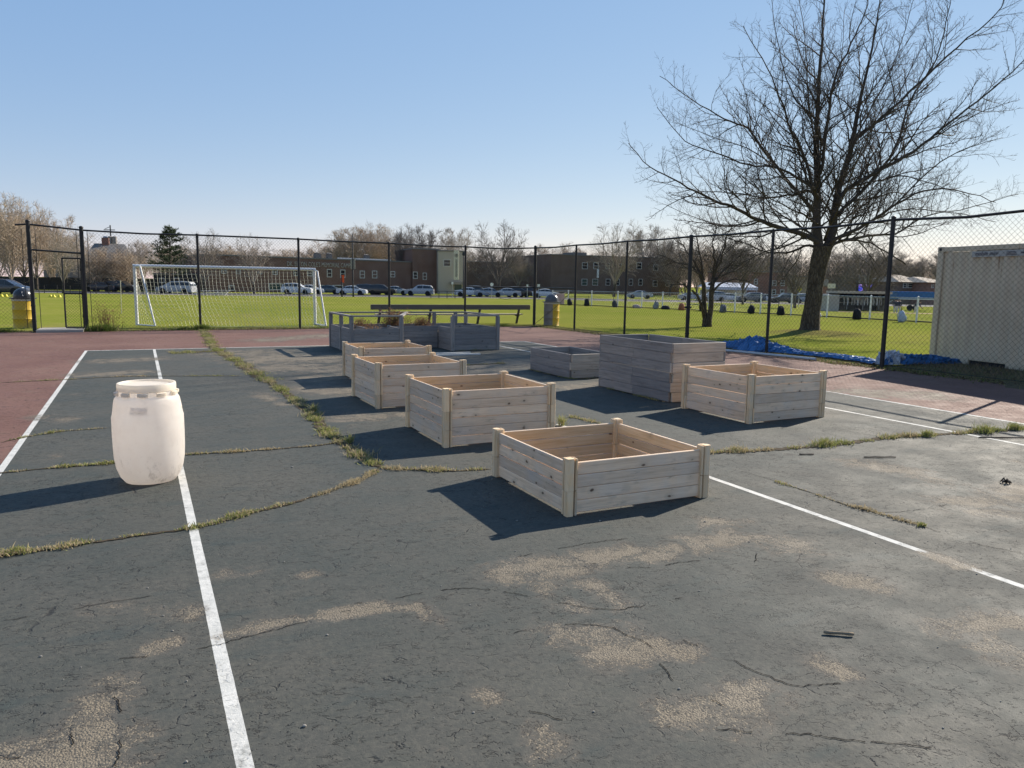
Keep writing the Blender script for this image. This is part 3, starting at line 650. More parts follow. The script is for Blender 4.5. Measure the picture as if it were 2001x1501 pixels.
setp(mbl.obj('leaf_litter', MT['leaflitter']), 'dead brown leaves caught at the foot of the fences', 'leaves', None, 'stuff')
mbp = MB(6)
for k in range(190):
    x = rng.uniform(-1.5, 8); y = 1.6+abs(rng.gauss(0, 3.2)); r = rng.uniform(0.002, 0.0055)*(1.6 if rng.random() < 0.06 else 1)
    mbp.ball((x, y, r*0.5), (r*rng.uniform(.8, 1.4), r, r*0.7), 0, 6, 4)
setp(mbp.obj('pebbles', MT['pebble']), 'loose pebbles scattered over the court', 'pebbles', None, 'stuff')
def stick(name, label, cat, a, b, r, mat, seed, fork=False):
    rg = random.Random(seed); mb = MB(seed); a = Vector(a); b = Vector(b); n = 6
    pts = [a.lerp(b, i/n)+Vector((rg.uniform(-1, 1)*r*0.5, rg.uniform(-1, 1)*r*0.5, rg.uniform(0, 1)*r*0.3)) for i in range(n+1)]
    mb.tube(pts, [r*rg.uniform(0.8, 1.1) for _ in pts], 7)
    if fork:
        p = pts[2]; mb.tube([p, p+(b-a)*0.25+Vector((0.03, -0.05, 0.01))], [r*0.6, r*0.25], 5)
    return setp(mb.obj(name, mat, None, True), label, cat)
stick('stick', 'short pale weathered stick lying on the open court at lower right', 'stick', (2.86, 2.385, 0.010), (2.97, 2.31, 0.010), 0.008, plain('dry_stick_wood', (0.24, 0.195, 0.14), .95, .05, var=.4, scale=30), 3)
stick('stick', 'dark forked twig on the pale worn patch right of the front bed', 'stick', (6.28, 4.93, 0.010), (6.58, 4.81, 0.009), 0.0065, MT['twig'], 4, True)
stick('stick', 'long dark twig by the right weedy crack near the picture edge', 'stick', (8.35, 5.10, 0.012), (8.85, 4.90, 0.011), 0.009, MT['twig'], 5, True)
stick('stick', 'tiny dark twig just below the weedy crack right of the front bed', 'stick', (5.78, 5.27, 0.008), (5.92, 5.22, 0.008), 0.007, MT['twig'], 6)
mb = MB(9)
for k in range(5):
    a = k*1.3; mb.tube([(6.61, 3.77, 0.012), (6.61+0.025*math.cos(a), 3.77+0.025*math.sin(a), 0.022+0.02*(k % 2)), (6.61+0.045*math.cos(a+0.5), 3.77+0.045*math.sin(a+.5), 0.006)], [0.008, 0.011, 0.004], 5)
setp(mb.obj('bark_chip', MT['twig'], None, True), 'crumpled dark bark scrap lying on the court at the right', 'bark')
# ------------------------------------------------------------------ new cedar raised beds
def cedar_bed(x0, y0, w_, d_, n, bh, label, seed, yaw=0.0):
    t = thing('raised_bed', label, 'planter', (x0, y0, 0.0), yaw, 'new cedar raised beds')
    rg = random.Random(seed); H = n*bh; th = 0.024; ps = 0.088
    def panel(a, b, axis):
        mb = MB(seed*7+int(a[0]*10+b[1]*13)+axis)
        for i in range(n):
            o = rg.uniform(-0.0015, 0.0015); z0 = 0.012+i*bh; g = rg.choice([0.0012, 0.002, 0.004])
            if axis == 0: mb.box((a[0], a[1]-th/2+o, z0+g), (b[0], a[1]+th/2+o, z0+bh-0.0008), 0, 0.004)
            else: mb.box((a[0]-th/2+o, a[1], z0+g), (a[0]+th/2+o, b[1], z0+bh-0.0008), 0, 0.004)
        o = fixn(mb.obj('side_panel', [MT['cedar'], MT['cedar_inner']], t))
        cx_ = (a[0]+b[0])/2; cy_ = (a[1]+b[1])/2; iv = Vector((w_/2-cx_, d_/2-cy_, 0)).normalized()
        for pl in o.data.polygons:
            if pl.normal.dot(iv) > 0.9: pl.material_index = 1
        return o
    e = ps/2; q = ps-0.012
    panel((q, e), (w_-q, e), 0); panel((q, d_-e), (w_-q, d_-e), 0); panel((e, q), (e, d_-q), 1); panel((w_-e, q), (w_-e, d_-q), 1)
    ph = H+0.045
    for sx in (0, 1):
        for sy in (0, 1):
            mb = MB(seed+sx*3+sy*5+50); cx = e if sx == 0 else w_-e; cy = e if sy == 0 else d_-e; ix = 1 if sx == 0 else -1; iy = 1 if sy == 0 else -1
            k = max(2, round(ph/0.2)); cuts = [0.0]+[H*(i/k)*0.98+rg.uniform(-.006, .006) for i in range(1, k)]+[ph+rg.uniform(-.004, .004)]
            for i in range(k):
                z0 = cuts[i]+0.001; z1 = cuts[i+1]-0.001
                # rounded core
                c = 0.0275; rr = 0.009; prof = []
                for qx, qy, a0 in ((1, 1, 0), (-1, 1, 90), (-1, -1, 180), (1, -1, 270)):
                    for s_ in range(4):
                        a = math.radians(a0+30*s_); prof.append((cx-ix*0.012+qx*(c-rr)+rr*math.cos(a), cy-iy*0.012+qy*(c-rr)+rr*math.sin(a)))
                o = rg.uniform(0, 40); nn = len(prof)
                V = [(x, y, z0) for x, y in prof]+[(x, y, z1) for x, y in prof]
                gc = [(p[2]+o, p[0]*0.6, p[1]*0.6) for p in V]
                mb.add(V, [tuple(range(nn))[::-1], tuple(range(nn, 2*nn))]+[(j, (j+1) % nn, nn+(j+1) % nn, nn+j) for j in range(nn)], 0, gc, rg.random())
                mb.box((min(cx, cx+ix*.04), cy-.008, z0+.001), (max(cx, cx+ix*.04), cy+.008, z1-.012)); mb.box((cx-.0082, min(cy, cy+iy*.0402), z0+.0012), (cx+.0082, max(cy, cy+iy*.0402), z1-.0125))
                # two flanges that hold the boards, each behind a dark groove
                fl = 0.018; g0 = 0.0262
                ax = cx+ix*g0; mb.box((min(ax, ax+ix*fl), cy-0.034-(0.004 if iy > 0 else -0.004), z0), (max(ax, ax+ix*fl), cy+0.034-(0.004 if iy > 0 else -0.004), z1-0.002), 0, 0.004)
                ay = cy+iy*g0; mb.box((cx-0.034-(0.004 if ix > 0 else -0.004), min(ay, ay+iy*fl), z0), (cx+0.034-(0.004 if ix > 0 else -0.004), max(ay, ay+iy*fl), z1-0.002), 0, 0.004)
            fixn(mb.obj('corner_post', MT['cedar_post'], t))
    return t
cedar_bed(2.640, 4.44, 1.29, 1.285, 4, 0.093, 'nearest and lowest new cedar raised bed, four boards high', 21)
cedar_bed(2.652, 6.87, 1.27, 1.25, 6, 0.0925, 'tall new cedar bed just behind the lowest bed, six boards high with orange inner boards', 22)
cedar_bed(2.68, 9.37, 1.27, 1.25, 6, 0.0925, 'new cedar bed third from the camera in the left row, knots on its tan front', 23, 0.01)
cedar_bed(3.10, 11.78, 1.22, 1.22, 6, 0.0925, 'farthest new cedar bed, in front of the grey railed planter', 24, -0.01)
cedar_bed(6.52, 6.74, 1.30, 1.28, 5, 0.112, 'new cedar bed on the right beside the tall grey box', 25, 0.012)
# ------------------------------------------------------------------ weathered grey boxes
def grey_box(x0, y0, w_, d_, n, bh, label, seed, yaw=0):
    t = thing('weathered_planter', label, 'planter', (x0, y0, 0), yaw, 'weathered grey planters'); th = 0.036; rg = random.Random(seed)
    for side in range(4):
        mb = MB(seed*5+side)
        for i in range(n):
            z0 = 0.004+i*bh+rg.choice([0.001, 0.002, 0.005]); z1 = 0.004+(i+1)*bh-0.001; o = rg.uniform(-.003, .003); lap = (i+side) % 2
            if side < 2:
                y = 0 if side == 0 else d_-th; a, b = (0.0 if lap else th+0.001), (w_ if lap else w_-th-0.001)
                cut = rg.uniform(0.35, 0.65)*w_ if w_ > 1.1 else None
                mb.box((a, y+o, z0), (b, y+th+o, z1), 0, 0.005)
            else:
                x = 0 if side == 2 else w_-th; a, b = (0.0 if lap else th+0.001), (d_ if lap else d_-th-0.001)
                cut = d_*0.5+rg.uniform(-.03, .03)
                if d_ > 1.6:
                    mb.box((x+o, a, z0), (x+th+o, cut, z1), 0, 0.005); mb.box((x+o*.5, cut+0.003, z0), (x+th+o*.5, b, z1), 0, 0.005)
                else: mb.box((x+o, a, z0), (x+th+o, b, z1), 0, 0.005)
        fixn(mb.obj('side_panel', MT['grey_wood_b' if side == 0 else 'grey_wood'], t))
    mb = MB(seed); mb.box((th+.002, th+.002, 0.004), (w_-th-.002, d_-th-.002, 0.10+0.02*n)); mb.obj('soil', MT['soil'], t)
    return t
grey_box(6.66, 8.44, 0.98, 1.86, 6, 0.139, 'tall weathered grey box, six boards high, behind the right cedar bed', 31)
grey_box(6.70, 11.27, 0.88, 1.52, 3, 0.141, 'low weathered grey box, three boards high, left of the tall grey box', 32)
def railed_planter():
    t = thing('railed_planter', 'grey U shaped planter with corner posts and top rails before the bench', 'planter', (4.28, 16.93, 0)); th = 0.036; H = 0.555
    W_, D_, a1, n0, nd = 3.66, 2.05, 1.17, 2.46, 0.95
    def wall(a, b, seed, h=H, nb=4):
        mb = MB(seed); L = Vector(b)-Vector(a); bh = h/nb
        for i in range(nb):
            z = i*bh+bh/2+0.004; mb.bar((a[0], a[1], z), (b[0], b[1], z), th, bh-0.004, 0)
        return mb.obj('side_panel', MT['grey_wood'], t)
    P_ = [(0, 0), (a1, 0), (a1, nd), (n0, nd), (n0, 0), (W_, 0), (W_, D_), (0, D_)]
    for i in range(8): 
        a, b = Vector(P_[i]), Vector(P_[(i+1) % 8]); d = (b-a).normalized()*0.03
        wall(tuple(a+d), tuple(b-d), 40+i)
    for i, (x, y) in enumerate([(0, 0), (a1, 0), (a1, nd), (n0, 0), (W_, 0), (W_, D_), (0, D_), (0, D_*0.47), (1.85, D_), (2.75, D_), (n0+.9, D_)]):
        mb = MB(60+i); h = 0.83 if (x, y) not in ((a1, nd),) else 0.58
        mb.box((x-0.042, y-0.042, 0), (x+0.042, y+0.042, h), 0, 0.005); mb.obj('post', MT['grey_wood'], t)
    for i, (a, b) in enumerate([((0, 0), (a1, 0)), ((0, 0), (0, D_)), ((0, D_), (W_, D_)), ((n0, 0), (W_, 0)), ((W_, 0), (W_, D_)), ((a1, 0), (1.95, D_-.1))]):
        mb = MB(80+i); mb.bar((a[0], a[1], 0.849), (b[0], b[1], 0.849), 0.085, 0.036, 0); mb.obj('top_rail', MT['grey_wood'], t)
    for i, (a, b) in enumerate([((a1*0.35, 0.5), (a1*0.95, 0.5)), ((a1*0.4, 0.5), (a1*0.4, 1.8)), ((n0+.3, 0.9), (W_-.1, 0.9))]):
        mb = MB(90+i); mb.bar((a[0], a[1], 0.51), (b[0], b[1], 0.51), 0.04, 0.09, 0); mb.obj('cross_board', MT['grey_wood'], t)
    mb = MB(95)
    for lo, hi in (((0.03, 0.03), (a1-.03, D_-.03)), ((a1-.03, nd+.03), (n0+.03, D_-.03)), ((n0+.03, 0.03), (W_-.03, D_-.03))):
        mb.box((lo[0], lo[1], 0.004), (hi[0], hi[1], 0.40))
    mb.obj('soil', MT['soil'], t)
railed_planter()
rng = random.Random(77)
def dry_plant(x, y, n, h, spread, label, seed, m='drystalk'):
    mb = MB(seed); rg = random.Random(seed)
    for k in range(n):
        a = rg.uniform(0, 2*PI); r = min(spread*.8, abs(rg.gauss(0, spread*0.4))); hh = h*rg.uniform(0.45, 1.0); lx, ly = rg.gauss(0, .16)*hh, rg.gauss(0, .16)*hh
        bx, by = math.cos(a)*r, math.sin(a)*r
        p = [(bx, by, 0), (bx+lx*.4, by+ly*.4, hh*.5), (bx+lx, by+ly, hh*.95)]
        mb.tube(p, [0.004, 0.003, 0.0015], 3)
        for j in range(rg.randint(2, 5)):
            t_ = rg.uniform(0.35, 1); q = (bx+lx*t_, by+ly*t_, hh*t_*.95); b = rg.uniform(0, 2*PI); l = rg.uniform(.05, .16)
            mb.tube([q, (q[0]+math.cos(b)*l, q[1]+math.sin(b)*l, q[2]+l*rg.uniform(-.3, .7))], [0.0025, 0.001], 3)
            if rg.random() < 0.8: blade(mb, q[0]+math.cos(b)*l, q[1]+math.sin(b)*l, q[2], 0.05, 0.02, rg, rg.random() < 0.5, 1.6)
    o = mb.obj('dried_plant', MT[m]); o.location = (x, y, 0.40); setp(o, label, 'plant', 'dead plants and weeds')
dry_plant(5.75, 18.35, 150, 0.62, 0.45, 'reddish brown dead bush rising above the rail in the middle of the grey planter', 1)
dry_plant(6.45, 18.35, 110, 0.40, 0.40, 'straw coloured dead stalks right of the reddish bush in the grey planter', 2)
dry_plant(4.85, 18.30, 70, 0.36, 0.35, 'thin dead stalks in the back of the left arm of the grey planter', 3)
dry_plant(4.85, 17.35, 26, 0.30, 0.30, 'few thin dead stems at the front of the left arm of the grey planter', 4)
dry_plant(-0.95, 26.48, 60, 0.95, 0.55, 'tall thin dead weeds at the foot of the back fence right of the gate', 5)
bpy.context.scene.objects['dried_plant.004'].location.z = 0.02
mb = MB(12); mb.box((5.62, 16.05, 0.006), (6.85, 16.13, 0.045)); mb.box((5.9, 15.72, 0.006), (6.95, 15.80, 0.045))
setp(mb.obj('board', MT['trim']), 'pale boards lying on the shaded court before the grey planter', 'boards')
# ------------------------------------------------------------------ white barrel
def barrel():
    t = thing('barrel', 'white plastic drum with open top standing on the white court line', 'barrel', (0.02, 6.67, 0))
    k = NT('barrel_plastic', 0.42, 0.4); P = k.objc(); Z = k.sep(P)[2]
    n = k.noise(P, 6, 5, 0.65); sm = k.noise(k.vm('MULTIPLY', P, (1, 1, .5)), 14, 5, 0.75)
    c = k.mix(k.mr(n, .35, .7, 0, .6), (0.90, 0.87, 0.83), (0.84, 0.79, 0.74))
    dirt_shade = k.ma('MULTIPLY', k.mr(sm, .50, .72), k.mr(Z, 0.05, 0.42, 0.45, 0.05)); c = k.mix(dirt_shade, c, (0.20, 0.17, 0.15)); k.col(c)  # blotchy dirt, deepened low down to paint the grey base shadow
    k.bump(n, 0.15, 0.01)
    tr = k.n('BsdfTranslucent'); k.set(tr.inputs[0], k.mix(1.0, c, (1.0, 0.97, 0.94), 'MULTIPLY')); mx = k.n('MixShader'); mx.inputs[0].default_value = 0.62
    k.t.links.new(k.b.outputs[0], mx.inputs[1]); k.t.links.new(tr.outputs[0], mx.inputs[2]); k.t.links.new(mx.outputs[0], k.out.inputs[0])
    ctrl = [(0.0, 0.012), (0.165, 0.0), (0.188, 0.006), (0.222, 0.05), (0.247, 0.12), (0.260, 0.20), (0.2645, 0.29), (0.266, 0.40), (0.265, 0.535), (0.259, 0.555), (0.252, 0.60), (0.247, 0.64), (0.239, 0.68), (0.226, 0.702), (0.212, 0.707), (0.212, 0.775)]
    mb = MB(); mb.lathe(ctrl, 64); o = mb.obj('body', k.m, t); autosmooth(o, 50)
    mb = MB(); mb.lathe([(0.2125, 0.742), (0.217, 0.745), (0.217, 0.795), (0.213, 0.803), (0.200, 0.803), (0.197, 0.799), (0.195, 0.790), (0.182, 0.786), (0.0, 0.787)], 64)
    k2 = NT('barrel_rim', 0.4, 0.4); k2.col(k2.mix(k2.noise(k2.objc(), 5, 4), (0.84, 0.76, 0.64), (0.90, 0.85, 0.77)))
    tr2 = k2.n('BsdfTranslucent'); tr2.inputs[0].default_value = (.88, .80, .68, 1); mx2 = k2.n('MixShader'); mx2.inputs[0].default_value = .45; k2.t.links.new(k2.b.outputs[0], mx2.inputs[1]); k2.t.links.new(tr2.outputs[0], mx2.inputs[2]); k2.t.links.new(mx2.outputs[0], k2.out.inputs[0]); o = mb.obj('rim', k2.m, t); autosmooth(o, 40)
    for i in range(10):
        a = 2*PI*i/10+0.17; mb = MB(); n_ = 6; w2 = 0.17
        V = []; Fc = []
        for j in range(n_+1):
            b = a-w2+2*w2*j/n_; r1 = 0.236 if 0 < j < n_ else 0.229
            for r, z in ((0.213, 0.708), (r1, 0.712), (r1+.002, 0.735), (0.213, 0.741)): V.append((r*math.cos(b), r*math.sin(b), z))
        for j in range(n_):
            for q in range(4): Fc.append((j*4+q, j*4+(q+1) % 4, j*4+4+(q+1) % 4, j*4+4+q))
        Fc += [(0, 1, 2, 3), tuple(n_*4+q for q in (3, 2, 1, 0))]
        mb.add(V, Fc); o = mb.obj('lug', k2.m, t); autosmooth(o, 50)
    for a in (math.radians(-12), math.radians(-105), math.radians(168)):
        mb = MB(); V = []; Fc = []
        for j in range(7):
            b = a-0.26+0.52*j/6; e = math.sin(PI*j/6)
            for dr, z in ((-.004, .575), (0.005*e, .582), (0.008*e, .600), (0.003*e, .628), (-.004, .634)): V.append(((0.2475+dr)*math.cos(b), (0.2475+dr)*math.sin(b), z))
        for j in range(6):
            for q in range(4): Fc.append((j*5+q, j*5+q+1, j*5+6+q, j*5+5+q))
        mb.add(V, Fc); o = mb.obj('hand_grip', k.m, t); autosmooth(o, 60)
barrel()
# ------------------------------------------------------------------ chain link fences
def link_mesh(mb, org, u, L, z0, z1, step=0.105, r=0.0022, off=None):
    org = Vector(org); u = Vector(u).normalized(); nrm = Vector((-u.y, u.x, 0)); H = z1-z0
    for sgn in (1, -1):
        kmin = -int(H/step)-1; kmax = int(L/step)+1
        if sgn < 0: kmin, kmax = 0, int((L+H)/step)+1
        for k in range(kmin, kmax+1):
            c = k*step              # s = c + sgn*z
            pts = []
            zs = [0.0, H]; s0 = c; s1 = c+sgn*H
            za, zb = 0.0, H
            if sgn > 0: za = max(za, -c); zb = min(zb, L-c)
            else: za = max(za, c-L); zb = min(zb, c)
            if zb-za < 0.02: continue
            a = org+u*(c+sgn*za)+Vector((0, 0, z0+za)); b = org+u*(c+sgn*zb)+Vector((0, 0, z0+zb)); o_ = nrm*(0.0018*sgn)
            d = (b-a).normalized(); e1 = nrm; e2 = d.cross(nrm); V = []
            for p in (a, b):
                for q in range(3):
                    an = 2*PI*q/3; V.append(p+o_+e1*(r*math.cos(an))+e2*(r*math.sin(an)))
            mb.add(V, [(0, 1, 4, 3), (1, 2, 5, 4), (2, 0, 3, 5)])
def fence_post(t, x, y, h, r, cap=True):
    mb = MB(int(abs(x*7+y*11))); mb.tube([(x, y, -0.05), (x, y, h)], r, 10)
    if cap: mb.ball((x, y, h), (r*1.15, r*1.15, r*0.8), 0, 10, 5)
    for z in (0.3, 0.75, 1.2, 1.65, 2.1, 2.55): mb.tube([(x, y, z), (x, y, z+0.022)], r*1.18, 8)
    o = mb.obj('post', MT['black_steel'], t); autosmooth(o, 50)
def rail(t, pts, r, name='top_rail'):
    mb = MB(7); mb.tube(pts, r, 8); o = mb.obj(name, MT['black_steel'], t); autosmooth(o, 60)
YF, XF = 26.30, 13.92
tb = thing('chain_link_fence', 'tall black chain link fence across the back of the court with a gateway', 'fence', (0, YF, 0))
for x, h in ((-5.9, 3.02), (-2.83, 3.22), (-1.48, 3.10), (1.73, 3.03), (4.88, 3.03), (8.03, 3.01), (10.97, 3.0), (XF, 3.08)):
    fence_post(tb, x, 0, h, 0.058 if x in (-2.83, -1.48, XF) else 0.040)
rail(tb, [(-3.15, 0, 3.10), (-2.83, 0, 3.13), (-1.48, 0, 3.02), (0.2, 0, 2.985), (1.73, 0, 3.01), (4.88, 0, 3.01), (6.4, 0, 2.985), (8.03, 0, 2.99), (9.5, 0, 2.95), (10.97, 0, 2.97), (12.4, 0, 2.95), (XF, 0, 3.03)], 0.026)
rail(tb, [(-2.83, 0, 2.40), (-1.48, 0, 2.33)], 0.026, 'transom_rail')
rail(tb, [(10.97, 0, 1.50), (XF, 0, 1.50)], 0.024, 'brace_rail')
for x in (-3.0, -2.66, -1.62, -1.33): rail(tb, [(x, 0, 0.1), (x, 0, 3.0)], 0.009, 'tension_bar')
rail(tb, [(-1.48, 0, 0.06), (XF, 0, 0.05)], 0.006, 'tension_wire')
rail(tb, [(11.6, 0.03, 1.48), (12.1, 0.04, 1.15), (12.7, 0.04, 1.02), (13.1, 0.04, 1.15), (13.5, 0.03, 1.42)], 0.006, 'loose_wire')
mb = MB(); link_mesh(mb, (-5.9, 0.045, 0), (1, 0, 0), 2.9, 0.06, 3.0); mb.obj('chain_link_mesh', MT['wire'], tb)
mb = MB(); link_mesh(mb, (-1.33, 0.045, 0), (1, 0, 0), XF+1.33, 0.06, 2.985); mb.obj('chain_link_mesh', MT['wire'], tb)
tr = thing('chain_link_fence', 'tall black chain link fence along the right side of the court before the container', 'fence', (XF, 0, 0))
for y, h in ((23.22, 3.02), (20.1, 3.02), (17.0, 3.03), (13.94, 3.03), (10.67, 3.10), (7.62, 3.08), (4.55, 3.05), (1.5, 3.05), (-1.5, 3.05)):
    fence_post(tr, 0, y, h, 0.056 if y == 17.0 else (0.045 if y == 10.67 else 0.037))
rail(tr, [(0, 26.3, 3.03)]+[p for y in (23.22, 20.1, 17.0, 13.94, 10.67, 7.62, 4.55, 1.5) for p in ((0, y+1.5, 3.0), (0, y, 3.02 if y > 11 else 3.055))]+[(0, -1.5, 3.05)], 0.027)
rail(tr, [(0, 26.3, 1.50), (0, 23.22, 1.50)], 0.024, 'brace_rail')
rail(tr, [(0.0, 26.2, 0.10), (0, 24.7, 0.75), (0, 23.3, 1.46)], 0.008, 'brace_rod')
rail(tr, [(0.02, 26.2, 0.07), (0.02, -1.5, 0.06)], 0.006, 'tension_wire')
rail(tr, [(-0.12, 17.0, 1.05), (0.1, 17.0, 1.05)], 0.03, 'latch')
mb = MB(); link_mesh(mb, (0.05, -1.5, 0), (0, 1, 0), 27.75, 0.07, 2.99); mb.obj('chain_link_mesh', MT['wire'], tr)
tg = thing('gate', 'narrow black gate leaf standing open in the back fence', 'gate', (-1.545, YF+0.06, 0.0))
e = Vector((-0.49, 0.09, 0))
mb = MB(); r = 0.024
for a, b in (((0, 0, .11), (0, 0, 2.18)), ((e.x, e.y, .11), (e.x, e.y, 2.19)), ((0, 0, .11), (e.x, e.y, .11)), ((0, 0, 2.18), (e.x, e.y, 2.18)), ((0, 0, 1.13), (e.x, e.y, 1.13))): mb.tube([a, b], r, 8)
autosmooth(mb.obj('gate_frame', MT['black_steel'], tg), 60)
mb = MB(); link_mesh(mb, (e.x, e.y, 0), -e, e.length, .12, 1.13, 0.085); mb.obj('chain_link_mesh', MT['wire'], tg)
for z in (0.45, 1.85):
    mb = MB(); mb.tube([(0, -0.06, z), (0, 0, z)], 0.034, 8); mb.tube([(0, 0, z-.04), (0, 0, z+.04)], 0.034, 8); mb.obj('hinge', MT['black_steel'], tg)
mb = MB(); mb.tube([(13.25, 14.75, .045), (13.42, 13.7, .045), (13.70, 12.2, .045)], 0.036, 10)
setp(autosmooth(mb.obj('steel_pipe', MT['galv']), 60), 'grey steel pipe lying at the foot of the right fence', 'pipe')
mbd = MB(14)  # brown blades put the container's shade into the grass colour
for k in range(3800):
    x = rng.uniform(14.0, 16.2); y = rng.uniform(4.5, 10.6)
    blade(mbd, x, y, terr(x, y), rng.uniform(0.03, 0.13), rng.uniform(0.008, 0.016), rng, rng.random() < 0.25, 1.2)
setp(mbd.obj('shade_toned_grass', MT['leaflitter']), 'dull brown grass in the shade at the foot of the beige container', 'grass', None, 'stuff')
# ------------------------------------------------------------------ blue tarpaulin bunched along the right fence
def tarp(name, label, path, wds, hs, seed, mat):
    rg = random.Random(seed); mb = MB(seed); n = len(path)*9; m = 12; V = []; Fc = []
    for i in range(n+1):
        f = i/n*(len(path)-1); k = min(int(f), len(path)-2); t_ = f-k
        x = path[k][0]*(1-t_)+path[k+1][0]*t_; y = path[k][1]*(1-t_)+path[k+1][1]*t_; wd = wds[k]*(1-t_)+wds[k+1]*t_; h = hs[k]*(1-t_)+hs[k+1]*t_
        for j in range(m+1):
            s_ = j/m*2-1; fold = 0.5+0.5*math.sin(i*1.9+j*1.3+seed)*math.sin(i*0.7-j*2.1)
            z = h*(1-s_*s_)**0.6*(0.6+0.5*fold)+rg.uniform(0, 0.035)*(1 if abs(s_) < 1 else 0)
            V.append((x+s_*wd*0.5+rg.uniform(-.03, .03), y+rg.uniform(-.05, .05), max(0.012, z)+terr(x, y)))
    for i in range(n):
        for j in range(m): Fc.append((i*(m+1)+j, i*(m+1)+j+1, (i+1)*(m+1)+j+1, (i+1)*(m+1)+j))
    mb.add(V, Fc); o = mb.obj(name, mat); setp(o, label, 'tarp', 'blue tarpaulins by the right fence'); return o
tarp('tarpaulin', 'long blue tarp strip with a bunched heap, left of the fence post nearest the container', [(14.3, 16.2), (14.35, 15.4), (14.3, 14.7), (14.3, 14.2), (14.45, 13.4), (14.55, 12.4), (14.5, 11.6), (14.25, 11.0)], [0.4, 0.65, 0.9, 0.7, 0.45, 0.45, 0.45, 0.4], [0.07, 0.20, 0.40, 0.24, 0.075, 0.08, 0.07, 0.06], 1, MT['tarp'])
tarp('tarpaulin', 'flat dark blue tarp crumpled at the corner of the beige container', [(14.3, 10.75), (14.8, 10.6), (15.4, 10.55), (16.0, 10.4)], [0.5, 0.6, 0.5, 0.3], [0.22, 0.22, 0.20, 0.08], 2, MT['tarp'])
tarp('tarpaulin', 'small pale crumpled scrap lying on the blue tarp by the fence post', [(14.28, 11.0), (14.35, 10.75), (14.45, 10.6)], [0.3, 0.35, 0.2], [0.26, 0.31, 0.22], 3, MT['tarp_white'])
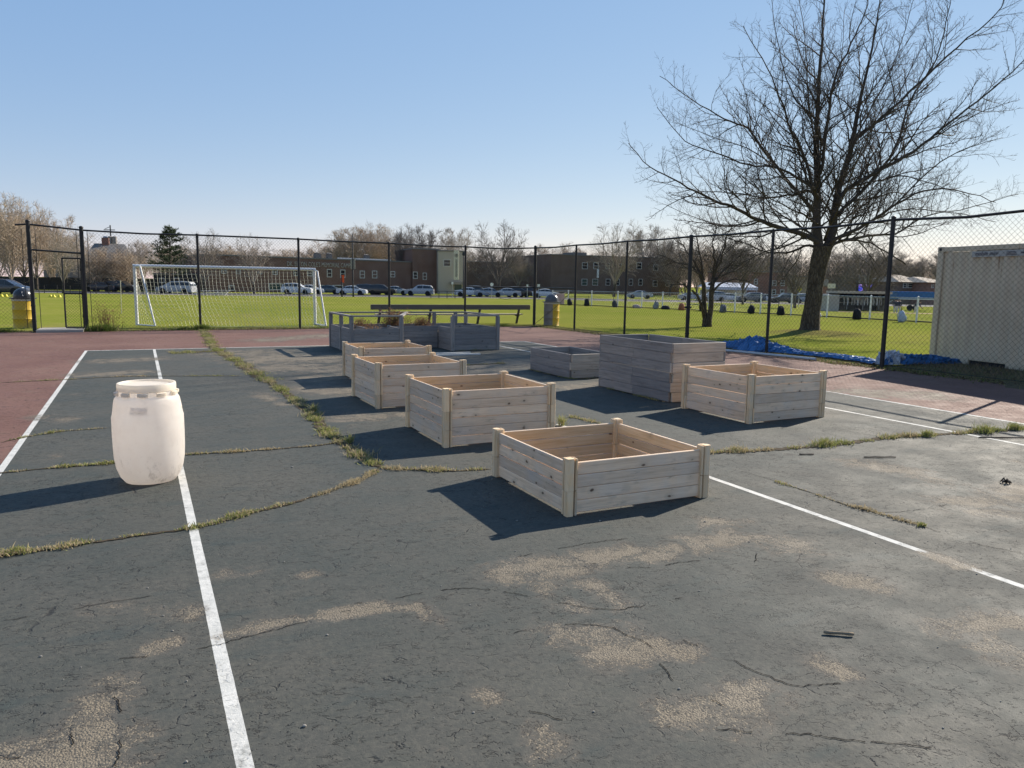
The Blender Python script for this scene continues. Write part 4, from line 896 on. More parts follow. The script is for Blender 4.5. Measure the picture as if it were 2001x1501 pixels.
# ------------------------------------------------------------------ shipping container
def container():
    t = thing('shipping_container', 'beige steel storage container behind the right fence', 'container', (16.30, 11.30, 0.02), math.radians(-99.8))
    # local: +x along the long side (towards the camera's right), visible side faces local -y after rotation
    k = NT('container_paint', 0.62, 0.3); P = k.objc(); Z = k.sep(P)[2]
    n = k.noise(P, 1.4, 5, .6); st = k.noise(k.vm('MULTIPLY', P, (9, 9, 0.6)), 1.3, 4, .7)
    c = k.mix(k.mr(n, .35, .65), (0.50, 0.415, 0.30), (0.56, 0.47, 0.345)); c = k.mix(k.mr(st, .55, .75, 0, .35), c, (0.20, 0.175, 0.13))
    rs = k.ma('MULTIPLY', k.mr(st, .62, .72), k.mr(Z, 1.7, 2.35)); c = k.mix(k.ma('MULTIPLY', rs, .8), c, (0.24, 0.11, 0.04)); k.col(c)
    L, H, Wd = 6.06, 2.59, 2.44; m = k.m
    def corr(x0, x1, y, z0, z1, out):
        mb = MB(); xs = []; x = x0; pit = 0.278
        while x < x1-0.01:
            for dx, dy in ((0, 0), (0.072, 0), (0.14, out), (0.212, out)): xs.append((min(x+dx, x1), y+dy))
            x += pit
        xs.append((x1, y)); V = [(a, b, z0) for a, b in xs]+[(a, b, z1) for a, b in xs]; q = len(xs)
        mb.add(V, [(i, i+1, q+i+1, q+i) for i in range(q-1)]); return mb
    corr(0.16, L-0.16, 0.052, 0.17, H-0.12, -0.046).obj('side_wall', m, t)
    corr(0.16, L-0.16, Wd-0.04, 0.17, H-0.12, 0.036).obj('side_wall', m, t)
    mb = MB(); mb.box((0.05, 0.12, .17), (0.09, Wd-.12, H-.1)); mb.obj('end_wall', m, t)
    mb = MB(); mb.box((L-.09, 0.12, .17), (L-.05, Wd-.12, H-.1)); mb.obj('end_wall', m, t)
    mb = MB(); mb.box((0.1, 0.05, H-.06), (L-.1, Wd-.05, H-.03)); mb.obj('roof', m, t)
    mb = MB(); mb.box((0.1, 0.05, .14), (L-.1, Wd-.05, .165)); mb.obj('floor', m, t)
    for x in (0, L-0.16):
        for y in (0, Wd-0.16):
            mb = MB(); mb.box((x+.004, y+.004, .12), (x+.156, y+.156, H-.12), 0, .01); mb.obj('corner_post', m, t)
            for z in (0, H-.118):
                mb = MB(); mb.box((x, y, z), (x+.165, y+.165, z+.118), 0, .008); mb.box((x+.05, y-.002, z+.03), (x+.115, y+.002, z+.09), 1); mb.obj('corner_casting', [m, MT['ink']], t)
    for y in (0.01, Wd-.07):
        mb = MB(); mb.box((0.16, y, H-.115), (L-.16, y+.06, H-.01), 0, .006); mb.obj('top_rail', m, t)
        mb = MB(); 
        for a, b in ((0.165, 1.05), (1.95, L-1.95), (L-1.05, L-.165)): mb.box((a, y, .02), (b, y+.06, .17), 0, .006)
        mb.box((1.06, y+.012, .125), (L-1.06, y+.05, .172), 0, .004)
        mb.obj('bottom_rail', m, t)
    mb = MB(); mb.box((1.06, .07, .02), (1.94, Wd-.07, .12), 0); mb.obj('fork_pocket', MT['siding_dark'], t)
    # sign strip with lettering
    mb = MB(); mb.box((0.92, -.0035, 2.335), (2.75, .006, 2.462)); sg = mb.obj('sign_strip', plain('worn_label', (0.40, 0.39, 0.36), .6, .3, var=.3, scale=14), t)
    text_part('mobile mini', 0.125, sg, MT['ink_navy'], (0.99, -.006, 2.365), (PI/2, 0, 0), .002, 'lettering', 0.35, 0.92)
    mb = MB()
    for i in range(3): mb.box((1.74, -.008, 2.36+i*.028), (1.98-.02*i, -.004, 2.372+i*.028))
    rg = random.Random(3); x = 2.07
    while x < 2.70:
        wd = rg.uniform(.016, .03); mb.box((x, -.008, 2.385), (x+wd, -.004, 2.385+rg.choice([.03, .042])))
        if rg.random() < .6: mb.box((x+.05, -.008, 2.437), (x+.05+wd, -.004, 2.452))
        x += wd+.012
    mb.obj('worn_print', MT['ink_navy'], sg)
container()
# ------------------------------------------------------------------ soccer goal
def goal():
    t = thing('soccer_goal', 'white soccer goal with a net behind the back fence', 'goal', (0, 0, 0.04))
    FL, FR = Vector((-0.11, 28.35, 0)), Vector((5.69, 27.75, 0)); BL, BR = Vector((0.42, 27.40, 0)), Vector((5.83, 26.62, 0)); H = 1.99
    up = Vector((0, 0, H)); TL, TR = FL.lerp(BL, .32)+up*0.995, FR.lerp(BR, .30)+up*0.965
    def bar_(name, pts, r, n=10):
        mb = MB(3); mb.tube(pts, r, n); autosmooth(mb.obj(name, MT['white_steel'], t), 60)
    bar_('post', [FL, FL+up], .055); bar_('post', [FR, FR+up], .055); bar_('crossbar', [FL+up+(FL-FR).normalized()*.05, FR+up+(FR-FL).normalized()*.05], .055)
    for A, T, B in ((FL, TL, BL), (FR, TR, BR)):
        bar_('top_arm', [A+up*0.99, T], .026); bar_('back_stay', [T, B+Vector((0, 0, .03))], .030); bar_('ground_bar', [A+Vector((0, 0, .03)), B+Vector((0, 0, .03))], .026)
    mb = MB(8); rg = random.Random(4); nu, nv = 44, 17
    def P_(u, v):
        a = FL.lerp(FR, u)+up*.985; b = BL.lerp(BR, u); sag = math.sin(PI*v)
        q = a.lerp(b, v**1.75); z = H*.985*(1-v)+0.01
        if v > .93: z = .012
        side = min(u, 1-u)*6
        return Vector((q.x+0.05*math.sin(u*21+v*5)*sag, q.y+0.07*math.sin(u*9)*sag, max(.012, z-0.10*sag*(0.6+.4*math.sin(u*13)))))
    for i in range(nu+1): mb.tube([P_(i/nu, j/nv) for j in range(nv+1)], .0042, 3, cap=False)
    for j in range(1, nv+1): mb.tube([P_(i/nu, j/nv) for i in range(nu+1)], .0022, 3, cap=False)
    for A, T, B, u in ((FL, TL, BL, 0), (FR, TR, BR, 1)):
        for k in range(1, 9):
            f = k/9; z = H*f; e_ = P_(u, 1-f*.98); a = A+Vector((0, 0, z)); mb.tube([a, a.lerp(e_, .5)+Vector((0, 0, -.04)), e_], .003, 3, cap=False)
        for k in range(1, 7):
            f = k/7; top = (A+up*.98).lerp(P_(u, .05), f); bot = A.lerp(B, f)+Vector((0, 0, .02)); mid = A.lerp(P_(u, .5), f); mid.z = H*.5
            mb.tube([top, mid, bot], .003, 3, cap=False)
    mb.obj('net', MT['net'], t)
goal()
# ------------------------------------------------------------------ bench, drums
def bench():
    t = thing('bench', 'long wooden bench with a plank backrest behind the back fence', 'bench', (0, 0, 0.03))
    a, b = Vector((7.62, 27.28, 0)), Vector((14.15, 27.12, 0)); d = (b-a).normalized(); nrm = Vector((-d.y, d.x, 0))
    wm = wood_material('bench_plank', (0.17, 0.155, 0.14), (0.12, 0.108, 0.10), (.03, .03, .03), (.15, .14, .13), .3)
    mb = MB(1); mb.bar(a+Vector((0, 0, .665)), b+Vector((0, 0, .665)), .045, .18); mb.obj('backrest', wm, t)
    mb = MB(6); mb.bar(a+Vector((0, 0, .762)), b+Vector((0, 0, .762)), .06, .012); mb.obj('backrest_sunlit_edge', MT['grey_wood_b'], t)  # thin pale strip painting the sunlit top edge of the plank
    mb = MB(2); mb.bar(a+nrm*.28+Vector((0.25, 0, .385)), b+nrm*.28+Vector((-.25, 0, .385)), .28, .045); mb.obj('seat', MT['grey_wood_b'], t)
    for f in (0.06, 0.36, 0.67, 0.93):
        p = a.lerp(b, f); mb = MB(3); mb.bar(p+nrm*.10+d*(-.10)+Vector((0, 0, -.03)), p+nrm*.045+Vector((0, 0, .62)), .06, .09); mb.bar(p+nrm*.06+Vector((0, 0, .335)), p+nrm*.42+Vector((0, 0, .335)), .05, .05)
        mb.obj('leg', MT['bark_far'], t)
bench()
def drum(x, y, dm, label, side, az):
    t = thing('trash_drum', label, 'trash can', (x, y, 0.03), 0, 'yellow trash drums by the fence')
    R = 0.30; prof = [(0, 0), (R, 0), (R+.008, .012), (R, .024)]
    for z in (.30, .58): prof += [(R, z-.03), (R+.013, z), (R, z+.03)]
    prof += [(R, .845)]
    mb = MB(1); mb.lathe(prof, 36)
    for i, f in enumerate(mb.f):
        c = Vector((0, 0, 0))
        for v in f: c += Vector(mb.v[v])
        if side and math.cos(math.atan2(c.y, c.x)-math.radians(195)) > 0.55 and c.z/len(f) > .05: mb.mi[i] = 1
    autosmooth(mb.obj('body', [MT['yellow'], MT['rust']], t), 35)
    mb = MB(2); mb.lathe([(R, .845), (R+.012, .85), (R+.012, .905), (R-.01, .907)], 36); autosmooth(mb.obj('rim', MT['rim_white'], t), 35)
    mb = MB(3); prof = [(R-.02, .905), (R+.065, .908), (R+.065, .94), (.262, .945)]
    for k in range(9):
        a = PI/2*k/8; prof.append((.262*math.cos(a)+1e-4, .985+.255*math.sin(a)))
    mb.lathe(prof, 36); autosmooth(mb.obj('lid', dm, t), 35)
    mb = MB(4); u = Vector((math.cos(az), math.sin(az), 0)); s_ = Vector((-u.y, u.x, 0)); V = []
    for ca, sz in ((-.13, 1.0), (.13, 1.0), (.13, 1.13), (-.13, 1.13)): 
        rr = math.sqrt(max(0.001, .266**2-max(0, sz-.985)**2-ca*ca))*1.0; V.append(u*(rr+.006)+s_*ca+Vector((0, 0, sz)))
    mb.add(V, [(0, 1, 2, 3)]); mb.obj('flap', MT['rim'], t)
drum(-3.22, 27.55, MT['dome'], 'yellow trash drum with black dome lid left of the gate', False, math.radians(-55))
drum(14.50, 25.95, MT['dome_grey'], 'yellow trash drum with grey dome lid and stained side at the fence corner', True, math.radians(200))
# ------------------------------------------------------------------ trees
def perp(d, rg):
    a = d.orthogonal().normalized(); b = d.cross(a); an = rg.uniform(0, 2*PI)
    return a*math.cos(an)+b*math.sin(an)
def wiggle(p, d, L, n, rg, wob, up):
    pts = [p.copy()]; d = d.normalized()
    for i in range(n):
        d = (d+Vector((rg.gauss(0, wob), rg.gauss(0, wob), rg.gauss(0, wob)+up))).normalized(); p = p+d*(L/n); pts.append(p.copy())
    return pts
def along(pts, f):
    f = f*(len(pts)-1); k = min(int(f), len(pts)-2); t = f-k
    return pts[k].lerp(pts[k+1], t), (pts[k+1]-pts[k]).normalized()
def plen(pts): return sum((pts[i+1]-pts[i]).length for i in range(len(pts)-1))
def main_tree():
    rg = random.Random(42); D0 = 26.6
    base = Vector((21.25, 19.2, 0)); base.z = 0.0
    t = thing('maple_tree', 'large bare spreading tree behind the right fence with a blue tarp below', 'tree', base)
    def pt(px, py, w):
        dp = D0+w; p = at(px, dp, 3.0); z = zat(px, py, dp); p = at(px, dp, z); return Vector((p.x, p.y, z))-base
    trunk = [pt(1581, 662, 0), pt(1583, 640, 0), pt(1587, 600, 0), pt(1594, 550, 0), pt(1602, 510, 0), pt(1608, 482, 0)]
    mt = MB(1); rad = [.42, .33, .275, .265, .29, .31]
    # fine trunk with root flare and lumpy bark outline
    P_ = []; R_ = []
    for i in range(31):
        q, _ = along(trunk, i/30); f = i/30*5; k = min(int(f), 4); r = rad[k]*(1-f+k)+rad[k+1]*(f-k); P_.append(q); R_.append(r)
    n = 28; V = []; Fc = []
    for i, q in enumerate(P_):
        fl = max(0, 1-i/7)**2
        for k in range(n):
            a = 2*PI*k/n; r = R_[i]*(1+0.04*math.sin(5*a+i*.4)+.03*math.sin(9*a-i*.7)+fl*(.28+.42*max(0, math.sin(3*a+.6))**2)+.02*rg.uniform(-1, 1))
            V.append((q.x+r*math.cos(a), q.y+r*math.sin(a), q.z-(0.12 if i == 0 else 0)))
    for i in range(30):
        for k in range(n): Fc.append((i*n+k, i*n+(k+1) % n, (i+1)*n+(k+1) % n, (i+1)*n+k))
    mt.add(V, Fc); mt.obj('trunk', MT['bark'], t, True)
    limbs = [  # picture guide (px,py), depth offset at tip, base radius, tip radius
     ([(1602, 492), (1596, 447), (1598, 373), (1596, 280), (1598, 210), (1605, 93), (1610, 10), (1612, -30)], 0.4, .215, .012),
     ([(1599, 345), (1608, 317), (1620, 210), (1638, 140), (1671, 70), (1695, 10), (1702, -20)], -1.4, .095, .01),
     ([(1614, 490), (1629, 447), (1636, 382), (1661, 298), (1675, 224), (1694, 140), (1713, 47), (1722, -20)], 1.0, .20, .012),
     ([(1634, 400), (1655, 370), (1713, 336), (1783, 298), (1853, 242), (1927, 186), (1990, 130), (2020, 95)], 1.2, .12, .012),
     ([(1660, 300), (1675, 270), (1727, 228), (1797, 163), (1871, 93), (1946, 28), (1965, -5)], -1.5, .10, .01),
     ([(1606, 488), (1589, 466), (1526, 447), (1480, 429), (1433, 406), (1386, 387), (1330, 359), (1270, 326), (1228, 280)], -1.2, .145, .01),
     ([(1597, 430), (1587, 410), (1536, 350), (1489, 289), (1461, 252), (1414, 233), (1354, 196), (1289, 149)], 1.6, .115, .01),
     ([(1598, 385), (1592, 373), (1568, 298), (1545, 252), (1522, 186), (1489, 116), (1452, 51)], -1.8, .10, .01),
     ([(1597, 260), (1592, 233), (1559, 200), (1536, 154), (1517, 70), (1508, 0)], 1.5, .06, .009),
     ([(1598, 390), (1587, 368), (1526, 331), (1461, 322), (1396, 298), (1340, 275), (1284, 210)], -2.6, .075, .009),
     ([(1597, 392), (1582, 373), (1550, 380), (1498, 387), (1433, 378), (1363, 373), (1275, 354)], 2.4, .075, .009),
     ([(1618, 486), (1634, 466), (1694, 438), (1736, 410), (1806, 373), (1876, 373), (1946, 396)], -2.2, .115, .01),
     ([(1622, 488), (1634, 474), (1694, 461), (1750, 457), (1806, 424), (1876, 410), (1990, 380)], 2.6, .10, .01),
     ([(1685, 442), (1720, 425), (1760, 410), (1853, 415), (1946, 434)], -3.0, .05, .008),
     ([(1602, 492), (1582, 480), (1536, 494), (1498, 492), (1452, 475), (1410, 461), (1350, 440)], 1.5, .075, .008),
     ([(1640, 420), (1650, 405), (1694, 364), (1750, 289), (1778, 200), (1829, 117), (1853, 23), (1857, -10)], 2.8, .105, .01),
     ([(1640, 470), (1690, 472), (1730, 490), (1770, 517)], -0.6, .045, .022),
     ([(1730, 350), (1760, 345), (1806, 354), (1899, 387)], -2.0, .045, .007),
     ([(1604, 470), (1560, 440), (1500, 400), (1440, 340)], 4.6, .07, .008), ([(1612, 470), (1650, 430), (1700, 380), (1730, 250)], 5.0, .07, .008),
     ([(1610, 470), (1640, 400), (1680, 300), (1740, 180)], -4.2, .06, .008), ([(1600, 440), (1570, 420), (1510, 390), (1430, 330)], -4.4, .06, .008),
     ([(1598, 330), (1610, 260), (1640, 150), (1650, 20)], 3.0, .045, .008), ([(1597, 300), (1580, 200), (1575, 100), (1560, -10)], -2.8, .045, .008),
     ([(1665, 280), (1710, 200), (1760, 90), (1790, -20)], 3.2, .045, .008), ([(1480, 430), (1430, 440), (1370, 430), (1300, 400)], 1.0, .04, .008),
     ([(1750, 400), (1820, 330), (1890, 290), (1960, 270)], 1.5, .045, .008), ([(1520, 330), (1460, 290), (1400, 270), (1320, 240)], 1.0, .035, .008)]
    mc = MB(2); cnt = 0
    for gi, (g, wt, r0, r1) in enumerate(limbs):
        n = len(g); raw = []
        wb = 0.0
        for i, (px, py) in enumerate(g): raw.append(pt(px, py, wt*(i/(n-1))**1.1))
        # densify with slight wobble
        pts = []
        for i in range(n-1):
            p0, p1, p2, p3 = raw[max(0, i-1)], raw[i], raw[i+1], raw[min(n-1, i+2)]
            for s_ in range(4):
                u = s_/4; q = 0.5*((2*p1)+(p2-p0)*u+(2*p0-5*p1+4*p2-p3)*u*u+(3*p1-p0-3*p2+p3)*u**3)
                pts.append(q+Vector((rg.uniform(-1, 1), rg.uniform(-1, 1), rg.uniform(-1, 1)))*0.025*min(1, i+s_*.2))
        pts.append(raw[-1]); m = len(pts)
        r0 *= .84 if gi in (0, 2) else .72; R = [r0*(1-i/(m-1))**1.25*(1-r1/r0)+r1 for i in range(m)]
        mc.tube(pts, R, 9 if r0 > .09 else 7)
        if gi == 16: continue
        L = plen(pts); f = max(0.14, 0.9/L)
        while f < 0.995:
            p, d = along(pts, f); rr = R[int(f*(m-1))]
            ang = math.radians(rg.uniform(32, 62)); dd = (d*math.cos(ang)+perp(d, rg)*math.sin(ang)); dd.z += 0.16
            l2 = (0.62+0.40*L*(1-f)**0.75)*rg.uniform(.5, 1.2); l2 = min(l2, 3.0)
            sub(mc, p, dd, l2, min(rr*.55, .006+.009*l2), rg, 2)
            f += rg.uniform(.14, .34)/L
    # twigs at limb tips are made by sub(); the whole crown is one part
    mc.obj('crown', MT['twig'], t, True)
def sub(mb, p, d, L, r, rg, lev, rmin=0.0029):
    n = max(3, int(L/.22)); pts = wiggle(p, d, L, n, rg, .13, .035)
    mb.tube(pts, [max(rmin, r*(1-.8*i/n)) for i in range(n+1)], 4 if lev == 2 else 3, cap=False)
    if lev == 0: return
    f = 0.14; step = .155 if lev == 2 else .115
    while f < 1:
        q, dd = along(pts, f); ang = math.radians(rg.uniform(35, 65)); e = dd*math.cos(ang)+perp(dd, rg)*math.sin(ang); e.z += .22
        l2 = (L*(1-f)*.55+.12)*rg.uniform(.5, 1.1) if lev == 2 else rg.uniform(.07, .24)
        if lev == 2: sub(mb, q, e, min(l2, 1.1), max(rmin, r*.45), rg, 1)
        else: mb.tube(wiggle(q, e, l2, 2, rg, .15, .05), [rmin, rmin*.9, rmin*.6], 3, cap=False)
        f += step*rg.uniform(.7, 1.4)/L
main_tree()
def gen_tree(seed, H, spread, fork, nl, rt, dens=1.0, rmin=.013, up=.05, rnd=1.0, stems=1):
    """bare tree prototype: (trunk mesh builder, crown mesh builder)"""
    rg = random.Random(seed); tk = MB(seed); cr = MB(seed+1)
    for s_ in range(stems):
        a0 = 2*PI*s_/stems+rg.uniform(0, 1); lean = Vector((math.cos(a0), math.sin(a0), 0))*(0.0 if stems == 1 else .30)
        b0 = Vector((0, 0, -.2))+lean*.4
        tp = wiggle(b0, Vector((rg.gauss(0, .03), rg.gauss(0, .03), 1))+lean, H*fork+.2, 5, rg, .035, .02)
        tk.tube(tp, [rt*1.35, rt, rt*.92, rt*.88, rt*.85, rt*.82], 9)
        for i in range(nl):
            az = 2*PI*(i+.3*rg.random())/nl+a0; inc = rg.uniform(.10, 1.0)**.8*spread/(H*(1-fork))*1.15
            d = Vector((math.cos(az)*inc, math.sin(az)*inc, 1)).normalized()
            st, _ = along(tp, rg.uniform(.55, 1.0)); L = H*(1-fork)*(rg.uniform(.78, 1.0) if inc < .45 else rg.uniform(.62, .90))
            n = 7; pts = wiggle(st, d, L, n, rg, .10*rnd, up); R = [max(rmin, rt*.52*(1-i_/n)**.9) for i_ in range(n+1)]
            cr.tube(pts, R, 5)
            f = .16
            while f < 1:
                p, dd = along(pts, f); ang = math.radians(rg.uniform(30, 65)); e = dd*math.cos(ang)+perp(dd, rg)*math.sin(ang); e.z += .18
                l2 = (L*(1-f)*.60+H*.085)*rg.uniform(.55, 1.15); n2 = 4; p2 = wiggle(p, e, l2, n2, rg, .14*rnd, up*.8)
                cr.tube(p2, [max(rmin, rt*.16*(1-.8*k/n2)) for k in range(n2+1)], 3, cap=False)
                g = .15
                while g < 1:
                    q, d3 = along(p2, g); ang = math.radians(rg.uniform(30, 70)); e3 = d3*math.cos(ang)+perp(d3, rg)*math.sin(ang); e3.z += .2
                    l3 = (l2*(1-g)*.55+H*.055)*rg.uniform(.5, 1.15); p3 = wiggle(q, e3, l3, 2, rg, .15, up)
                    cr.tube(p3, [rmin, rmin*.85, rmin*.6], 3, cap=False)
                    for _ in range(int(2*dens+rg.random())):
                        q4, d4 = along(p3, rg.uniform(.2, 1)); cr.tube([q4, q4+(d4+perp(d4, rg)*.9+Vector((0, 0, .2))).normalized()*H*rg.uniform(.02, .05)], [rmin*.8, rmin*.5], 3, cap=False)
                    g += .17/dens*rg.uniform(.7, 1.3)
                f += .105/dens*rg.uniform(.7, 1.35)
    return tk, cr
PROTO = {}
def proto(key, *a, **k):
    tk, cr = gen_tree(*a, **k); PROTO[key] = (tk.mesh(key+'_trunk', MT['bark_far'], True), cr)
proto('oval', 1, 12, 4.4, .18, 11, .17, 1.75, .0155)
proto('round', 2, 12, 6.0, .20, 12, .22, 1.75, .0155, .02, 1.3)
proto('tall', 3, 12, 3.2, .24, 9, .15, 1.6, .0155, .06)
proto('open', 4, 12, 6.6, .22, 11, .24, 1.35, .0145, .02, 1.3)
proto('multi', 5, 12, 4.6, .12, 5, .12, 1.75, .0155, .05, 1.2, 3)
CROWN = {}
def bare_tree(px, depth, top, width_px, key, tw, label, group='bare trees beyond the field', rot=0):
    p = at(px, depth); z0 = terr(p.x, p.y); H = zat(px, top, depth)-z0
    t = thing('bare_tree', label, 'tree', (p.x, p.y, z0-.05), rot, group)
    nat = {'oval': 8.2, 'round': 11.0, 'tall': 6.6, 'open': 11.5, 'multi': 9.5}[key]
    sz = H/12.2; sx = min(2.2, max(.55, (width_px*depth/F_PX)/nat)); t.scale = (sx, sx, sz)
    tm, cr = PROTO[key]
    if (key, tw) not in CROWN: CROWN[(key, tw)] = cr.mesh(key+'_crown', MT[tw], False)
    for nm, me in (('trunk', tm), ('crown', CROWN[(key, tw)])):
        o = bpy.data.objects.new(nm, me); C.objects.link(o); o.parent = t
    return t
TREES = [
 (-35, 112, 372, 130, 'multi', 'twig_tan', 'tan twiggy tree cut off by the left picture edge'),
 (22, 104, 378, 120, 'oval', 'twig_tan', 'tallest tan twiggy tree of the clump left of the gateway, pale forked stem'),
 (72, 116, 392, 120, 'round', 'twig_tan', 'tan twiggy tree whose crown rises behind the left gate post'),
 (104, 122, 404, 100, 'multi', 'twig_tan', 'tan twiggy tree filling the gateway opening'),
 (122, 96, 430, 90, 'open', 'twig_grey', 'dark trunked tree seen through the gateway, right of the tan clump'),
 (190, 113, 474, 100, 'multi', 'twig_tan', 'low tan tree in front of the tan brick house by the utility pole'),
 (255, 118, 458, 80, 'open', 'twig_grey', 'thin grey tree between the utility pole and the pine'),
 (282, 140, 470, 70, 'oval', 'twig_grey', 'small grey tree just left of the pine'),
 (398, 112, 432, 120, 'open', 'twig_grey', 'rounded bare tree right of the pine, behind the goal crossbar'),
 (440, 168, 470, 90, 'multi', 'twig_tan', 'low bushy tan tree between the two street trees behind the goal'),
 (496, 116, 440, 100, 'open', 'twig_grey', 'upright bare street tree in front of the long brick building above the goal'),
 (565, 185, 486, 120, 'round', 'twig_tan', 'low brown treetop above the roof of the long brick building, right of the street tree'),
 (622, 180, 474, 110, 'round', 'twig_tan', 'brown treetop left of the tall light pole behind the brick roof'),
 (672, 170, 448, 100, 'oval', 'twig_tan', 'tan treetop directly behind the tall light pole'),
 (712, 172, 426, 110, 'multi', 'twig_tan', 'tallest tan tree behind the long brick building'),
 (742, 176, 440, 90, 'oval', 'twig_tan', 'tan tree right of the tallest tan one behind the brick building'),
 (790, 158, 436, 100, 'round', 'twig_dark', 'dark bare tree above the right end of the long brick building'),
 (830, 166, 440, 80, 'oval', 'twig_dark', 'dark bare tree behind the tan block building'),
 (888, 170, 440, 65, 'tall', 'twig_grey', 'narrow pale tree above the cream banner'),
 (974, 128, 410, 135, 'open', 'twig_dark', 'big wide bare tree standing alone left of the fence corner'),
 (1012, 190, 478, 80, 'round', 'twig_grey', 'low grey tree behind the big lone tree left of the fence corner'),
 (1062, 215, 478, 70, 'oval', 'twig_tan', 'small tan treetop just right of the fence corner post'),
 (1108, 235, 472, 90, 'round', 'twig_tan', 'distant tan treetop over the left end of the school'),
 (1200, 150, 410, 135, 'open', 'twig_grey', 'tall pale bare tree in front of the brick school'),
 (1262, 205, 440, 100, 'oval', 'twig_grey', 'grey tree behind the right half of the school'),
 (1310, 185, 458, 100, 'round', 'twig_grey', 'rounded grey tree at the right end of the school'),
 (1362, 175, 470, 110, 'round', 'twig_tan', 'tan bushy tree behind the small leaning tree'),
 (1430, 165, 470, 100, 'oval', 'twig_grey', 'grey tree behind the silver canopy'),
 (1453, 112, 462, 95, 'tall', 'twig_dark', 'thin straight dark tree before the silver canopy'),
 (1500, 200, 490, 100, 'round', 'twig_grey', 'low grey treetop behind the red brick flats'),
 (1555, 98, 452, 135, 'open', 'twig_dark', 'dark spreading tree just left of the big trunk'),
 (1636, 190, 476, 110, 'round', 'twig_grey', 'grey treetop above the left end of the dugout'),
 (1691, 92, 440, 150, 'open', 'twig_dark', 'dark gnarled tree standing right behind the dugout roof'),
 (1740, 195, 492, 90, 'oval', 'twig_grey', 'grey tree left of the tan roofed house'),
 (1792, 200, 498, 110, 'round', 'twig_dark', 'domed dark tree behind the tan roofed house'),
 (1840, 190, 492, 90, 'oval', 'twig_grey', 'grey tree half hidden by the corner of the container'),
 (-8, 132, 398, 130, 'multi', 'twig_tan', 'tan bushy tree behind the tallest one at the far left edge'),
 (48, 136, 408, 120, 'round', 'twig_tan', 'tan bushy tree filling the gap just left of the left gate post'),
 (146, 138, 446, 90, 'multi', 'twig_tan', 'low tan tree right behind the right gate post'),
 (238, 115, 480, 100, 'multi', 'twig_tan', 'tan bushy tree in front of the right half of the tan brick house'),
 (330, 150, 468, 120, 'multi', 'twig_tan', 'brown bushy tree behind the pine'),
 (368, 132, 474, 90, 'multi', 'twig_tan', 'brown low tree directly right of the pine'),
 (455, 175, 476, 120, 'multi', 'twig_tan', 'brown treetops above the left end of the long brick building'),
 (530, 178, 482, 110, 'multi', 'twig_tan', 'brown treetops behind the roof between the two street trees'),
 (600, 176, 480, 110, 'multi', 'twig_tan', 'brown low treetops over the raised lettering'),
 (652, 182, 462, 90, 'multi', 'twig_tan', 'tan treetop left of and behind the tall light pole'),
 (765, 182, 452, 110, 'multi', 'twig_grey', 'grey brown treetop between tan and dark trees over the brick roof'),
 (860, 186, 470, 90, 'multi', 'twig_grey', 'grey treetops above the tan block roof'),
 (930, 205, 478, 110, 'multi', 'twig_grey', 'grey treetops just right of the cream sign'),
 (1035, 225, 486, 90, 'multi', 'twig_grey', 'low grey treetops left of the fence corner post'),
 (1150, 230, 484, 120, 'multi', 'twig_tan', 'low brown treetops over the roof unit of the school'),
 (1338, 198, 468, 110, 'multi', 'twig_grey', 'grey treetops just right of the school'),
 (1405, 188, 474, 110, 'multi', 'twig_grey', 'grey treetops above the silver canopy left of the thin straight tree'),
 (1475, 186, 482, 100, 'multi', 'twig_grey', 'grey treetops above the left end of the red brick flats'),
 (1530, 196, 486, 100, 'multi', 'twig_grey', 'grey treetops behind the dark tree left of the big trunk'),
 (1600, 200, 490, 90, 'multi', 'twig_grey', 'grey treetops partly behind the big trunk'),
 (1668, 196, 480, 100, 'multi', 'twig_grey', 'grey treetops above the dugout left of the gnarled tree'),
 (1715, 202, 484, 90, 'multi', 'twig_grey', 'grey treetops between the gnarled tree and the thick fence post'),
 (1768, 206, 500, 80, 'multi', 'twig_grey', 'grey treetops directly over the tan roofed house')]
for i, a in enumerate(TREES): bare_tree(*a, rot=i*1.31)
